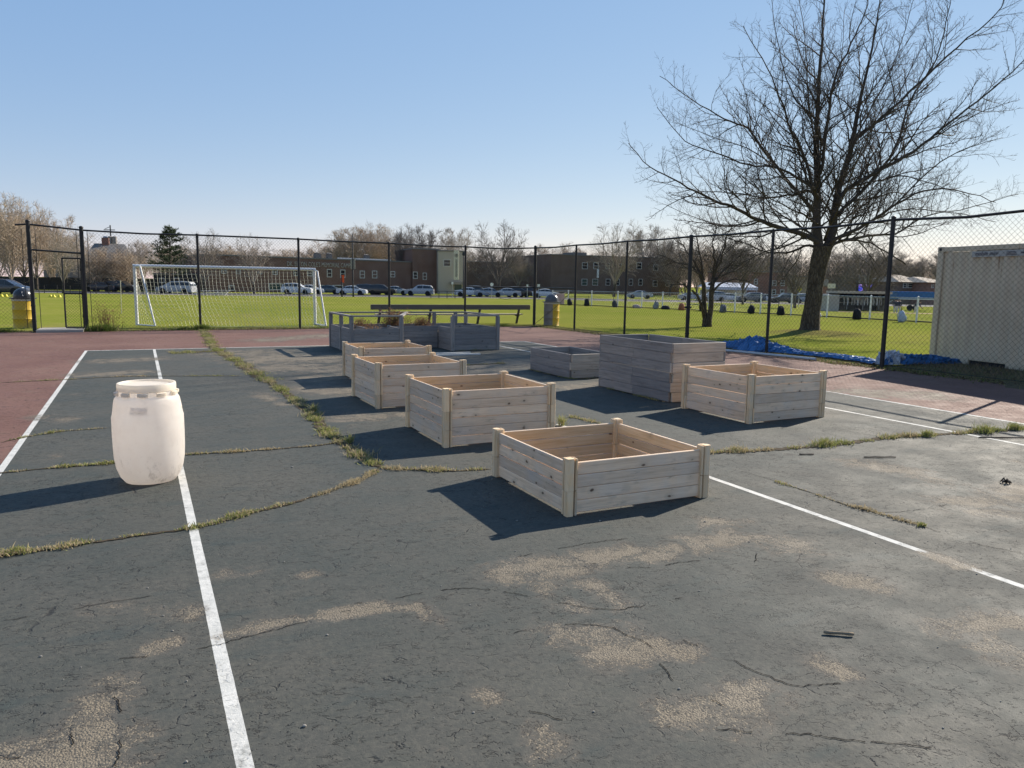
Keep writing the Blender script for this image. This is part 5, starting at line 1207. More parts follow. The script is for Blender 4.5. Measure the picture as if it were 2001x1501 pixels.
def small_tree():
    rg = random.Random(9); p = Vector((20.4, 23.64, 0)); t = thing('small_tree', 'small twisted bare tree with several stems between two posts of the right fence', 'tree', (p.x, p.y, .03))
    R = R0; fw = Vector((math.sin(YAW), math.cos(YAW), 0)); s_ = 31.2*.97/F_PX
    def q(px, py, w=0): return R*((px-1383)*s_)+fw*w+Vector((0, 0, (641-py)*s_))
    tk = MB(1); tk.tube([q(1383, 646), q(1384, 630), q(1387, 600), q(1386, 572), q(1389, 545)], [.17, .12, .10, .095, .08], 9); tk.tube([q(1379, 646, .1), q(1378, 625, .1), q(1375, 595, .15), q(1372, 560, .1), q(1365, 540, .2)], [.15, .11, .09, .085, .06], 9)
    tk.tube([q(1377, 628, .1), q(1369, 600), q(1357, 580, -.2), q(1345, 570, -.3)], [.07, .06, .05, .035], 7)
    tk.obj('trunk', MT['bark'], t, True)
    mc = MB(2)
    for g, w in (([(1389, 545), (1395, 520), (1410, 490), (1420, 462)], .8), ([(1389, 548), (1388, 515), (1380, 480), (1383, 450)], -.5), ([(1372, 562), (1362, 545), (1340, 530), (1310, 520)], -.8), ([(1365, 540), (1352, 510), (1335, 485), (1318, 470)], .9),
                 ([(1387, 575), (1400, 555), (1425, 548), (1450, 552)], -.6), ([(1388, 560), (1405, 535), (1430, 515), (1446, 500)], .6), ([(1345, 570), (1330, 560), (1318, 558), (1300, 565)], -.4), ([(1370, 550), (1365, 515), (1355, 480), (1350, 455)], 0), ([(1390, 540), (1400, 500), (1400, 470), (1408, 450)], -1), ([(1366, 540), (1345, 520), (1325, 515), (1290, 500)], 1.2), ([(1380, 560), (1410, 540), (1440, 530), (1458, 520)], 1.2)):
        pts = []
        raw = [q(x, y, w*i/3) for i, (x, y) in enumerate(g)]
        for i in range(3):
            for k in range(3): pts.append(raw[i].lerp(raw[i+1], k/3)+Vector((rg.uniform(-.04, .04), rg.uniform(-.04, .04), rg.uniform(-.04, .04))))
        pts.append(raw[-1]); m = len(pts); mc.tube(pts, [.042*(1-i/m)+.008 for i in range(m)], 6)
        L = plen(pts); f = .12
        while f < 1:
            p_, d = along(pts, f); e = d*.6+perp(d, rg)*.8; sub(mc, p_, e, rg.uniform(.5, 1.3), .011, rg, 2, .0036); f += .10/L
    mc.obj('crown', MT['twig'], t)
small_tree()
def pine():
    dp = 112; p = at(330, dp); z0 = terr(p.x, p.y); H = zat(338, 441, dp)-z0; rg = random.Random(6)
    t = thing('pine_tree', 'dark green ragged pine standing among the bare trees', 'tree', (p.x, p.y, z0))
    mb = MB(1); tp = wiggle(Vector((0, 0, 0)), Vector((.05, 0, 1)), H*.96, 6, rg, .02, .02); mb.tube(tp, [.24, .21, .18, .14, .1, .06, .03], 8); mb.obj('trunk', MT['bark_far'], t, True)
    mb = MB(2)
    for i in range(58):
        f = .22+.76*i/58; q, d = along(tp, f); a = i*2.4+rg.uniform(-.4, .4); L = H*(.40*(1-f)**.7+.06)*rg.uniform(.6, 1.15)
        e = Vector((math.cos(a), math.sin(a), rg.uniform(.05, .45))); pts = wiggle(q, e, L, 4, rg, .08, .07); mb.tube(pts, [.045, .035, .03, .02, .015], 3, 1)
        for k in range(26):
            s_, sd = along(pts, rg.uniform(.3, 1.0)); s_ = s_+Vector((rg.gauss(0, .22), rg.gauss(0, .22), rg.gauss(0.05, .13)))
            for _ in range(5):
                n = (sd*.8+Vector((rg.gauss(0, .7), rg.gauss(0, .7), rg.uniform(-.1, .9)))).normalized()*rg.uniform(.25, .5); w_ = n.orthogonal().normalized()*.045
                mb.add([s_-w_, s_+w_, s_+n], [(0, 1, 2)])
    mb.obj('crown', [MT['needle'], MT['bark_far']], t)
pine()
# ------------------------------------------------------------------ buildings beyond the field
class Facade:
    def __init__(s, name, label, cat, pA, dA, pB, dB, pyT, thick, wall, roofcap=True, group=None, wallname='wall'):
        A = at(pA, dA); B = at(pB, dB); s.A = A; s.d = (B-A).normalized(); s.L = (B-A).length; s.dA, s.dB, s.pA, s.pB = dA, dB, pA, pB
        z0 = terr(A.x, A.y); s.z0 = z0
        s.t = thing(name, label, cat, (A.x, A.y, z0), math.atan2(s.d.y, s.d.x), group)
        s.H = zat(pA, pyT, dA)-z0; s.th = thick
        mb = MB(1); mb.box((0, 0, -1.2), (s.L, thick, s.H)); s.wall = mb.obj(wallname, wall, s.t)
        if roofcap:
            mb = MB(2); mb.box((-.12, -.12, s.H+.003), (s.L+.12, thick+.12, s.H+.22)); mb.obj('parapet', MT['roof_grey'], s.t)
    def lx(s, px):
        r = at(px, 100.0); rx, ry = r.x, r.y; ax, ay = s.A.x, s.A.y; dx, dy = s.d.x, s.d.y
        den = rx*dy-ry*dx; return (ax*ry-ay*rx)/-den*-1 if False else (-(ax*ry-ay*rx)/(dx*ry-dy*rx))
    def dep(s, px):
        x = s.lx(px); p = s.A+s.d*x; return p.x*math.sin(YAW)+p.y*math.cos(YAW)
    def lz(s, px, py): return zat(px, py, s.dep(px))-s.z0
    def window(s, x0, x1, y0, y1, glass='glass', frame='trim', bars=1, fw=None):
        a, b = s.lx(x0), s.lx(x1); z1 = s.lz((x0+x1)/2, y0); z0 = s.lz((x0+x1)/2, y1); f = fw or min(.13, (b-a)*.14)
        mb = MB(3); mb.box((a, -.06, z0), (a+f, .02, z1)); mb.box((b-f, -.06, z0), (b, .02, z1)); mb.box((a+f, -.06, z1-f), (b-f, .02, z1)); mb.box((a+f, -.06, z0), (b-f, .02, z0+f))
        if bars: mb.box((a+f, -.045, (z0+z1)/2-f*.3), (b-f, .02, (z0+z1)/2+f*.3))
        o = mb.obj('window', MT[frame], s.t)
        mb = MB(4); mb.box((a+f, -.02, z0+f), (b-f, -.012, z1-f)); mb.obj('pane', MT[glass], o); return o
    def gable(s, mat, py_ridge, hip=0.0, over=.4):
        zr = s.lz((s.pA+s.pB)/2, py_ridge); e = over; h = s.H; y0, y1 = -e, s.th+e; x0, x1 = -e, s.L+e; hx = hip*(s.L/2); ym = s.th/2
        V = [(x0, y0, h), (x1, y0, h), (x1, y1, h), (x0, y1, h), (x0+hx, ym, zr), (x1-hx, ym, zr)]
        mb = MB(5); mb.add(V, [(0, 1, 5, 4), (2, 3, 4, 5), (1, 2, 5), (3, 0, 4), (3, 2, 1, 0)]); s.roof = mb.obj('roof', mat, s.t); return s.roof
    def chimney(s, px, w_, py, mat, base=None):
        a = s.lx(px); z1 = s.lz(px, py); mb = MB(6); mb.box((a-w_/2, s.th*.45, s.H*.8), (a+w_/2, s.th*.45+w_, z1)); return mb.obj('chimney', mat, getattr(s, 'roof', None) or s.t)
f = Facade('house', 'grey house with a triple white window behind the gateway trees', 'house', 86, 132, 160, 134, 507, 9, MT['siding_grey'], False)
f.gable(MT['roof_grey'], 487, .35); f.window(99, 105, 521, 537); f.window(106, 112, 521, 537); f.window(113, 119, 521, 537)
f = Facade('house', 'tan brick house with grey hip roof and chimney left of the goal', 'house', 163, 126, 262, 129, 512, 10, MT['brick_tan'], False)
f.gable(MT['roof_grey'], 474, .5); f.window(184, 195, 521, 540); f.window(231, 242, 524, 541); f.chimney(205, 1.1, 462, MT['brick_red'])
f = Facade('garage', 'dark low garage behind the silver minivan', 'garage', 300, 128, 388, 126, 536, 8, MT['siding_dark'], True); f.window(312, 322, 543, 553, bars=0); f.window(340, 352, 543, 553, bars=0)
# long brick building with the raised lettering
f = Facade('brick_building', 'long two storey brown brick building with raised lettering behind the goal', 'building', 408, 124, 812, 150, 499, 16, MT['brick'])
for a, b, y0, y1 in ((433, 443, 523, 535), (462, 471, 523, 536), (505, 513, 525, 536), (533, 543, 526, 537), (574, 583, 527, 539), (601, 611, 528, 540), (639, 649, 526, 542), (665, 675, 527, 543), (703, 713, 529, 544), (727, 737, 529, 544), (763, 772, 530, 542)): f.window(a, b, y0, y1)
for a, b in ((446, 458), (625, 634), (650, 670), (690, 712)): f.window(a, b, 557, 568, bars=0)
sgn = f.window(525, 552, 554, 567, 'glass_green', bars=0)
x0 = f.lx(561); z = f.lz(600, 517); x1 = f.lx(692)
lt = text_part('DK. ELTON COLE\'S MEMORIAL CAMPUS', 1.15, f.t, MT['letter_metal'], (x0, -.10, z-.35), (PI/2, 0, 0), .03)
lt.scale = ((x1-x0)/max(1e-3, lt.dimensions.x), 1, 1)
for px, w_ in ((648, 1.1), (671, .8), (745, .9)):
    a = f.lx(px); mb = MB(int(px)); mb.box((a-w_/2, 5, f.H+.22), (a+w_/2, 6, f.H+1.15)); mb.lathe([(.5, 1.15), (.62, 1.3), (.0, 1.5)], 12, (a, 5.5, f.H)); mb.obj('roof_vent', MT['roof_grey'], f.t)
mb = MB(31); a = f.lx(676); b = f.lx(780); mb.box((a, 3, f.H+.23), (b, 3.3, f.H+.55)); mb.obj('roof_duct', MT['alu'], f.t)
f = Facade('brick_building', 'taller red brick stair block joining the long building to the tan block', 'building', 806, 149, 857, 151, 487, 14, MT['brick'])
f.window(799+8, 816, 531, 545); f.window(826, 834, 533, 547)
f = Facade('block_building', 'tan concrete block building with one window and a cream banner', 'building', 856, 148, 906, 149, 491, 14, MT['stone'])
f.window(866, 881, 507, 521, bars=1)
mb = MB(1); a, b = f.lx(879), f.lx(904); mb.box((a, -1.0, f.lz(890, 556)), (b, -.02, f.lz(890, 551))); mb.obj('canopy', MT['siding_grey'], f.t)
mb = MB(1); a, b = f.lx(888), f.lx(902); mb.box((a, -.06, 0), (b, .02, f.lz(890, 556))); dr = mb.obj('door', MT['glass_green'], f.t)
# vertical cream sign in front of the tan block
p = at(891.5, 144); z0 = terr(p.x, p.y); dd = 144
t = thing('vertical_sign', 'tall cream vertical sign with a round emblem on the tan block building', 'sign', (p.x, p.y, 0), -YAW)
w_ = 9.7*dd/F_PX/2; zt, zb = zat(891, 489, dd), zat(891, 547, dd)
mb = MB(1); mb.box((-w_, -.12, zb), (w_, .12, zt), 0, .02); mb.obj('panel', MT['sign_cream'], t)
mb = MB(2)
ring = [(w_*.62*math.cos(2*PI*k/20), w_*.62*math.sin(2*PI*k/20)) for k in range(21)]
mb.tube([(x, -.13, zt-1.0+y) for x, y in ring], .045, 5); mb.tube([(-w_*.3, -.13, zt-1.0), (w_*.3, -.13, zt-1.0)], .05, 5); mb.tube([(0, -.13, zt-1.3), (0, -.13, zt-.7)], .05, 5); mb.obj('emblem', MT['bark_far'], t)
mb = MB(3)
for k in range(16):
    zz = zb+.55+k*.21; mb.box((-.18, -.135, zz), (.16+.05*(k % 3), -.121, zz+.10))
mb.obj('lettering', MT['ink'], t)
mb = MB(4)
for zz in (zb+.6, zt-.6): mb.tube([(0, .1, zz), (0, 4.2, zz)], .05, 6)
mb.obj('bracket', MT['siding_dark'], t)
f = Facade('low_building', 'low dark brown building behind the lone bare tree', 'building', 912, 200, 1080, 205, 512, 14, MT['brick_brown'])
f = Facade('school_building', 'three storey dark brick school building behind the low ball field fence', 'building', 1076, 190, 1328, 205, 498, 30, MT['brick_brown'])
for a, b in ((1136, 1147), (1158, 1168), (1242, 1252)):
    f.window(a, b, 513, 526); 
for a, b in ((1136, 1147), (1157, 1168), (1183, 1192), (1202, 1210), (1228, 1236), (1247, 1255)): f.window(a, b, 545, 558, 'glass_green' if a < 1170 else 'glass')
for a, b, y0, y1 in ((1182, 1190, 514, 526), (1205, 1213, 515, 527), (1275, 1284, 517, 529), (1275, 1284, 548, 560), (1300, 1308, 548, 560)): f.window(a, b, y0, y1)
mb = MB(2); a, b = f.lx(1139), f.lx(1166); mb.box((a, 6, f.H+.2), (b, 12, f.H+1.1)); mb.obj('roof_unit', MT['roof_grey'], f.t)
mb = MB(3); a, b = f.lx(1165), f.lx(1169); mb.box((a, -.14, f.lz(1167, 543)), (b, -.05, f.lz(1167, 526))); 
mb.obj('banner', MT['sign_white'], f.t)
f = Facade('apartment_block', 'red brick flats with paired white windows left of the big trunk', 'building', 1432, 150, 1538, 152, 531, 12, MT['brick_red'])
for a, b in ((1508, 1516), (1524, 1532)):
    f.window(a, b, 548, 559); f.window(a, b, 566, 577)
f.window(1472, 1479, 545, 556)
f = Facade('apartment_block', 'tan brick flats with a grey roof just behind the dark spreading tree', 'building', 1536, 153, 1580, 154, 541, 12, MT['brick_tan']); f.window(1546, 1551, 552, 562)
f = Facade('apartment_block', 'red brick building with a pale upper wall showing right of the big trunk', 'building', 1590, 165, 1617, 165, 560, 10, MT['brick_red'])
a, b = f.lx(1604), f.lx(1616); mb = MB(1); mb.box((a, -.3, f.H+.23), (b, 6, f.lz(1610, 546))); mb.obj('upper_wall', MT['siding_grey'], f.t)
f = Facade('row_building', 'long grey brown row of buildings far behind the dugout', 'building', 1612, 210, 1760, 214, 540, 12, MT['siding_grey'], True)
for k in range(9): f.window(1625+k*14, 1631+k*14, 548, 556, bars=0)
f = Facade('house', 'brown brick house with tan hip roof and white windows behind the blue trailer', 'house', 1756, 140, 1808, 142, 551, 9, MT['brick_brown'], False)
f.gable(MT['roof_tan'], 537, .75, .5); f.window(1763, 1770, 553, 563); f.window(1772, 1782, 553, 563); f.window(1788, 1797, 553, 564)
f = Facade('house', 'smaller brick house with tan roof beside the container edge', 'house', 1811, 138, 1850, 140, 552, 9, MT['brick_red'], False)
f.gable(MT['roof_tan'], 541, .8, .5); f.window(1818, 1823, 555, 563)
# silver canopy
dp = 136; A = at(1378, dp); B = at(1481, dp); d = (B-A).normalized(); L = (B-A).length; z0 = terr(A.x, A.y)
t = thing('canopy', 'long silver roofed open canopy behind the parked cars', 'canopy', (A.x, A.y, z0), math.atan2(d.y, d.x)); h1, h2 = zat(1420, 552, dp)-z0, zat(1420, 561, dp)-z0
mb = MB(1); V = [(0, 0, h2), (L, 0, h2), (L-.8, 3.2, h1), (.8, 3.2, h1), (L, 6.4, h2), (0, 6.4, h2)]; mb.add(V, [(0, 1, 2, 3), (3, 2, 4, 5), (0, 3, 5), (1, 4, 2)]); mb.obj('roof', MT['roof_silver'], t)
mb = MB(2); mb.box((0, -.04, h2-.5), (L, .02, h2-.003)); mb.obj('valance', MT['roof_silver'], t)
for k in range(6):
    for y in (.15, 6.2):
        mb = MB(3); mb.tube([(.15+(L-.3)*k/5, y, -.1), (.15+(L-.3)*k/5, y, h2-.01)], .06, 6); mb.obj('post', MT['galv'], t)
mb = MB(4); mb.box((.5, 5.6, 0), (L-.5, 5.75, h2-.6)); mb.obj('back_wall', MT['alu'], t)
# dugout with players
dp = 84; A = at(1640, dp); B = at(1734, dp); d = (B-A).normalized(); L = (B-A).length; z0 = terr(A.x, A.y)-.02; za = zat(1690, 598.5, dp)
t = thing('dugout', 'long low dugout with tan roof slab and dark open front', 'dugout', (A.x, A.y, za), math.atan2(d.y, d.x)); H = zat(1690, 569.5, dp)-za
mb = MB(1); mb.box((-.4, -.5, H-.26), (L+.3, 2.6, H)); mb.obj('roof', MT['stone'], t)
mb = MB(2); mb.box((-.1, 2.3, -.6), (L, 2.5, H-.263)); mb.obj('back_wall', MT['siding_dark'], t)
mb = MB(3); mb.box((-1.35, -.3, -.6), (-.105, 2.5, H-.4)); mb.obj('end_block', MT['stone'], t)
mb = MB(3); mb.box((L+.003, -.1, -.6), (L+.25, 2.5, H-.263)); mb.obj('end_wall', MT['stone'], t)
mb = MB(4); mb.tube([(0, -.1, .95), (L, -.1, .95)], .03, 6)
for k in range(7): mb.tube([(L*k/6, -.1, -.4), (L*k/6, -.1, .95)], .025, 5)
mb.obj('front_rail', MT['galv'], t)
mb = MB(5); mb.box((.3, 1.75, .3), (L-.3, 2.15, .38)); mb.obj('bench', MT['stone'], t)
DUG = (A, d, za, L)
def person_mesh(seed, pose):
    me = bpy.data.meshes.new('person_skel'); rg = random.Random(seed)
    s_ = rg.uniform(.08, .17) if pose != 'bend' else .22
    V = [(0, 0, .95), (0, .01, 1.15), (0, 0, 1.38), (0, .0, 1.50), (0, .02, 1.60), (0, .03, 1.72)]
    E = [(0, 1), (1, 2), (2, 3), (3, 4), (4, 5)]; R = [.15, .145, .165, .065, .095, .085]
    if pose == 'bend': V = [(0, 0, .92), (0, .15, 1.08), (0, .32, 1.25), (0, .40, 1.34), (0, .46, 1.42), (0, .50, 1.52)]
    def chain(start, pts, rad):
        i = start
        for p, r in zip(pts, rad): V.append(p); R.append(r); E.append((i, len(V)-1)); i = len(V)-1
    for sx in (-1, 1):
        st = s_*(1 if sx > 0 else -.6)
        chain(0, [(sx*.10, 0, .88), (sx*.12, st*.6+.03, .50), (sx*.12, st*.5, .10), (sx*.13, st*.5+.15, .045)], [.115, .078, .05, .045])
        sh = V[2]; a = rg.uniform(-.1, .25)
        chain(2, [(sx*.19, sh[1], sh[2]+.02), (sx*.26, sh[1]+a*.5, sh[2]-.27), (sx*.25, sh[1]+.08+a, sh[2]-.50), (sx*.245, sh[1]+.12+a, sh[2]-.60)], [.075, .05, .037, .03])
    me.from_pydata(V, E, []); o = bpy.data.objects.new('person_tmp', me); C.objects.link(o)
    sk = o.modifiers.new('s', 'SKIN'); sb = o.modifiers.new('u', 'SUBSURF'); sb.levels = 1; sb.render_levels = 1
    for i, v in enumerate(me.skin_vertices[0].data): v.radius = (R[i], R[i]*(.75 if i < 3 else 1)); v.use_root = (i == 0)
    dg = bpy.context.evaluated_depsgraph_get(); dg.update(); m2 = bpy.data.meshes.new_from_object(o.evaluated_get(dg)); bpy.data.objects.remove(o)
    return m2
SKIN = plain('skin', (0.42, 0.26, 0.18), .6, .3); PANTS = plain('pale_baseball_trousers', (0.55, 0.55, 0.54), .8, .1); NAVY = plain('navy_jersey', (0.03, 0.035, 0.06), .8, .1); CAP = plain('dark_cap', (0.02, 0.02, 0.03), .8, .1)
PM = []
for k in range(3):
    m_ = person_mesh(k, ('stand', 'stand', 'bend')[k]); m_.name = 'person'
    for q in (SKIN, PANTS, NAVY, CAP): m_.materials.append(q)
    top = max(v.co.z for v in m_.vertices)
    for pl in m_.polygons:
        c = pl.center; pl.use_smooth = True
        pl.material_index = 3 if (c.z < .09 or c.z > top-.10) else (1 if c.z < .95 and abs(c.x) < .205 else (2 if c.z < (1.45 if k < 2 else 1.32) and not (abs(c.x) > .2 and c.z < .98) else 0))
    PM.append(m_)
PPL = [(1650, .1, 0, 'player in pale trousers standing at the left end of the dugout'), (1657, -.3, 1, 'second player from the left in the dugout, in pale trousers'), (1668, .2, 2, 'bending player left of centre in the dugout'), (1677, -.2, 0, 'player in pale trousers in the middle of the dugout'), (1684, .3, 1, 'player standing just left of the pale low fence post before the dugout'), (1694, -.35, 2, 'bending player just left of the right dugout fence post'), (1707, .0, 0, 'player right of the low fence post before the dugout'), (1714, -.3, 1, 'player in pale trousers near the right end of the dugout'), (1721, .25, 2, 'bending player at the right end of the dugout'),
       (1752, -1.5, 1, 'player standing between the dugout and the blue trailer'), (1758, -1.0, 0, 'player in pale trousers at the left end of the blue trailer'), (1791, -1.2, 2, 'bending player in front of the blue trailer')]
for px, dy, k, lab in PPL:
    o = bpy.data.objects.new('person', PM[k]); C.objects.link(o); p = at(px, 84.6+dy); o.location = (p.x, p.y, za+.01 if px < 1735 else terr(p.x, p.y)-.2); o.rotation_euler = (0, 0, PI-YAW+(px % 7-3)*.35)
    setp(o, lab, 'person', 'ball players at the dugout')
# blue trailer right of the dugout
dp = 96; A = at(1754, dp); B = at(1830, dp); d = (B-A).normalized(); L = (B-A).length; z0 = terr(A.x, A.y)
t = thing('equipment_trailer', 'blue box trailer standing right of the dugout', 'trailer', (A.x, A.y, z0), math.atan2(d.y, d.x)); h1, h0 = zat(1790, 570, dp)-z0, zat(1790, 586, dp)-z0
mb = MB(1); mb.box((0, 0, h0), (L, 2.2, h1), 0, .06); mb.obj('body', MT['blue_box'], t)
for x in (L*.35, L*.5):
    mb = MB(2); mb.lathe([(.05, -.1), (.36, -.1), (.36, .1), (.05, .1)], 16); o = mb.obj('wheel', MT['tyre'], t); o.location = (x, .1, .36); o.rotation_euler = (PI/2, 0, 0)
mb = MB(3); mb.bar((0, 1.1, h0-.1), (-1.2, 1.1, .45), .1, .1); mb.obj('tow_bar', MT['galv'], t)
mb = MB(4); mb.box((.1, -.03, h0+.02), (L-.1, -.003, h0+.14)); mb.obj('trim_strip', MT['alu'], t)
# ------------------------------------------------------------------ signs, poles, screen
def pole_sign(px, dp, pyc, wpx, hpx, mat, label, shape='rect', cat='sign', name='sign', txt=None):
    p = at(px, dp); z0 = terr(p.x, p.y); zc = zat(px, pyc, dp)-z0; w2 = wpx*dp/F_PX/2; h2 = hpx*dp/F_PX/2
    t = thing(name, label, cat, (p.x, p.y, z0), -YAW); mb = MB(1); mb.tube([(0, .06, -.1), (0, .06, zc+h2*.6)], .045, 6); mb.obj('pole', MT['galv'], t)
    n = {'rect': 4, 'diamond': 4, 'oct': 8}[shape]; off = {'rect': PI/4, 'diamond': 0, 'oct': PI/8}[shape]; k = {'rect': math.sqrt(2), 'diamond': 1.2, 'oct': 1.08}[shape]
    mb = MB(2); mb.prism([(w2*k*math.cos(off+2*PI*i/n), zc+h2*k*math.sin(off+2*PI*i/n)) for i in range(n)], -.015, .015); mb.obj('panel', mat, t)
    return t, w2, h2, zc
pole_sign(1562, 104, 565, 8, 9, MT['sign_yellow'], 'yellow diamond warning sign left of the big trunk', 'diamond')
pole_sign(1624, 108, 559, 15, 9, MT['sign_cream'], 'cream rectangular board above the left end of the dugout')
pole_sign(961, 110, 556, 6.5, 6.5, MT['sign_white'], 'pale round backed stop sign under the lone bare tree', 'oct')
pole_sign(1030.5, 106, 558, 3.5, 4, MT['sign_white'], 'tiny white sign plate left of the fence corner post')
pole_sign(1052.5, 106, 558, 5, 5, MT['sign_white'], 'tiny white sign plate right of the fence corner post')
pole_sign(884, 108, 553.5, 3.6, 5, MT['sign_white'], 'tiny white sign plate before the tan block building')
# street light with banners
dp = 104
def mast(px, dp, top, r, name, label, cat):
    p = at(px, dp); z0 = terr(p.x, p.y); H = zat(px, top, dp)-z0; t = thing(name, label, cat, (p.x, p.y, z0), -YAW)
    mb = MB(1); mb.tube([(0, 0, -.1), (0, 0, .8), (0, 0, H)], [r*1.3, r, r*.7], 8); mb.obj('pole', MT['siding_dark'], t, True); return t, H, z0
t, H, z0 = mast(690, 104, 457, .10, 'light_pole', 'tall thin dark pole with a small banner before the long brick building', 'pole')
mb = MB(2); a, b = zat(690, 506, 104)-z0, zat(690, 526, 104)-z0; mb.box((-.33, -.02, b), (.33, .02, a)); mb.obj('banner', MT['siding_grey'], t)
mb = MB(3); mb.tube([(0, 0, a+.03), (.5, 0, a+.03)], .02, 5); mb.tube([(0, 0, b-.03), (.5, 0, b-.03)], .02, 5); mb.obj('bracket', MT['siding_dark'], t)
t, H, z0 = mast(668, 103, 540, .09, 'banner_pole', 'short dark pole with an orange banner before the brick building', 'pole')
mb = MB(2); a, b = zat(670, 537, 103)-z0, zat(670, 553, 103)-z0; mb.prism([(-.12, b+.15), (.3, b), (.36, a), (-.05, a-.1)], -.02, .02); mb.obj('banner', MT['sign_orange'], t)
t, H, z0 = mast(905.5, 108, 500, .10, 'light_pole', 'dark slim lamp post beside the cream vertical sign', 'pole')
mb = MB(2); mb.lathe([(.05, H), (.2, H+.1), (.16, H+.5), (.02, H+.6)], 10); mb.obj('lamp', MT['siding_dark'], t)
# utility pole with transformers
dp = 150; t, H, z0 = mast(221, dp, 440, .17, 'utility_pole', 'wooden utility pole with three grey transformers above the tan brick house', 'pole')
zz = zat(221, 469, dp)-z0
mb = MB(2); mb.box((-1.3, -.06, H-1.0), (.9, .06, H-.85)); mb.bar((0, 0, H-.3), (-1.1, 0, H-.75), .08, .08); mb.obj('cross_arm', MT['siding_dark'], t)
for x in (-.95, -.02, .85):
    mb = MB(3); mb.lathe([(.0, -.75), (.42, -.75), (.42, .62), (.2, .72), (.0, .74)], 14, (x, -.25 if x else -.6, zz)); autosmooth(mb.obj('transformer', plain('transformer_grey_blue', (.24, .28, .36), .5, .4) if x < -.5 else MT['siding_grey'], t), 40)
# screen behind the dugout
dp = 118; p = at(1690, dp); z0 = terr(p.x, p.y); t = thing('display_screen', 'lit blue advertising screen between tree and dugout roof', 'screen', (p.x, p.y, z0), -YAW)
k = NT('screen_picture', .3, .3); P = k.objc(); v = k.noise(k.vm('ADD', P, (3.1, 0, 0)), .75, 3, .6); c = k.mix(k.mr(v, .46, .54), (0.02, 0.05, 0.55), (.45, .30, .75)); c = k.mix(k.mr(k.noise(P, 1.1, 2), .56, .62), c, (.75, .35, .5)); k.col((.01, .01, .02)); k.set(k.b.inputs['Emission Color'], c); k.b.inputs['Emission Strength'].default_value = .55
w2 = 13*dp/F_PX; a, b = zat(1690, 556, dp)-z0, zat(1690, 573, dp)-z0
mb = MB(1); mb.box((-w2, -.03, b), (w2, 0.0, a)); mb.obj('screen', k.m, t)
mb = MB(2); mb.box((-w2-.15, .003, b-.15), (w2+.15, .5, a+.15)); mb.obj('cabinet', MT['siding_dark'], t)
a2, b2 = zat(1690, 537, dp)-z0, zat(1690, 554, dp)-z0
mb = MB(4); mb.box((-w2*.95, .05, b2), (w2*1.05, .3, a2)); mb.obj('upper_sign', MT['siding_grey'], t)
mb = MB(3); mb.tube([(-w2*.7, .3, -.1), (-w2*.7, .3, a2)], .12, 8); mb.tube([(w2*.7, .3, -.1), (w2*.7, .3, a2)], .12, 8); mb.obj('pole', MT['galv'], t)
# ------------------------------------------------------------------ low ball field fence with bags
LF = [(32.2, 57.5), (32.6, 55.5), (33.3, 52.9), (33.9, 50.0), (34.25, 47.3), (34.45, 45.0), (34.5, 42.3), (34.5, 40.0), (34.4, 37.4), (34.35, 35.1), (34.3, 32.6), (34.3, 30.0), (34.25, 27.2), (34.2, 24.5), (34.2, 21.8), (34.2, 19)]
t = thing('low_fence', 'low silver chain link ball field fence crossing the turf', 'fence', (0, 0, 0))
zf = lambda q: terr(q[0], q[1])
for q in LF:
    mb = MB(1); mb.tube([(q[0], q[1], zf(q)-.1), (q[0], q[1], zf(q)+1.24)], .045, 8); mb.ball((q[0], q[1], zf(q)+1.24), .055, 0, 8, 4); mb.obj('post', MT['white_steel'], t)
mb = MB(2); mb.tube([(q[0], q[1], zf(q)+1.21) for q in LF], .024, 6); mb.obj('top_rail', MT['galv'], t)
mb = MB(3); mb.tube([(q[0], q[1], zf(q)+.06) for q in LF], .035, 6); mb.obj('bottom_rail', MT['black_steel'], t)
mb = MB(4)
for a, b in zip(LF[:-1], LF[1:]):
    v = Vector((b[0]-a[0], b[1]-a[1], 0)); link_mesh(mb, (a[0], a[1], (zf(a)+zf(b))/2), v, v.length, .06, 1.2, .12, .0018)
mb.obj('chain_link_mesh', MT['galv'], t)
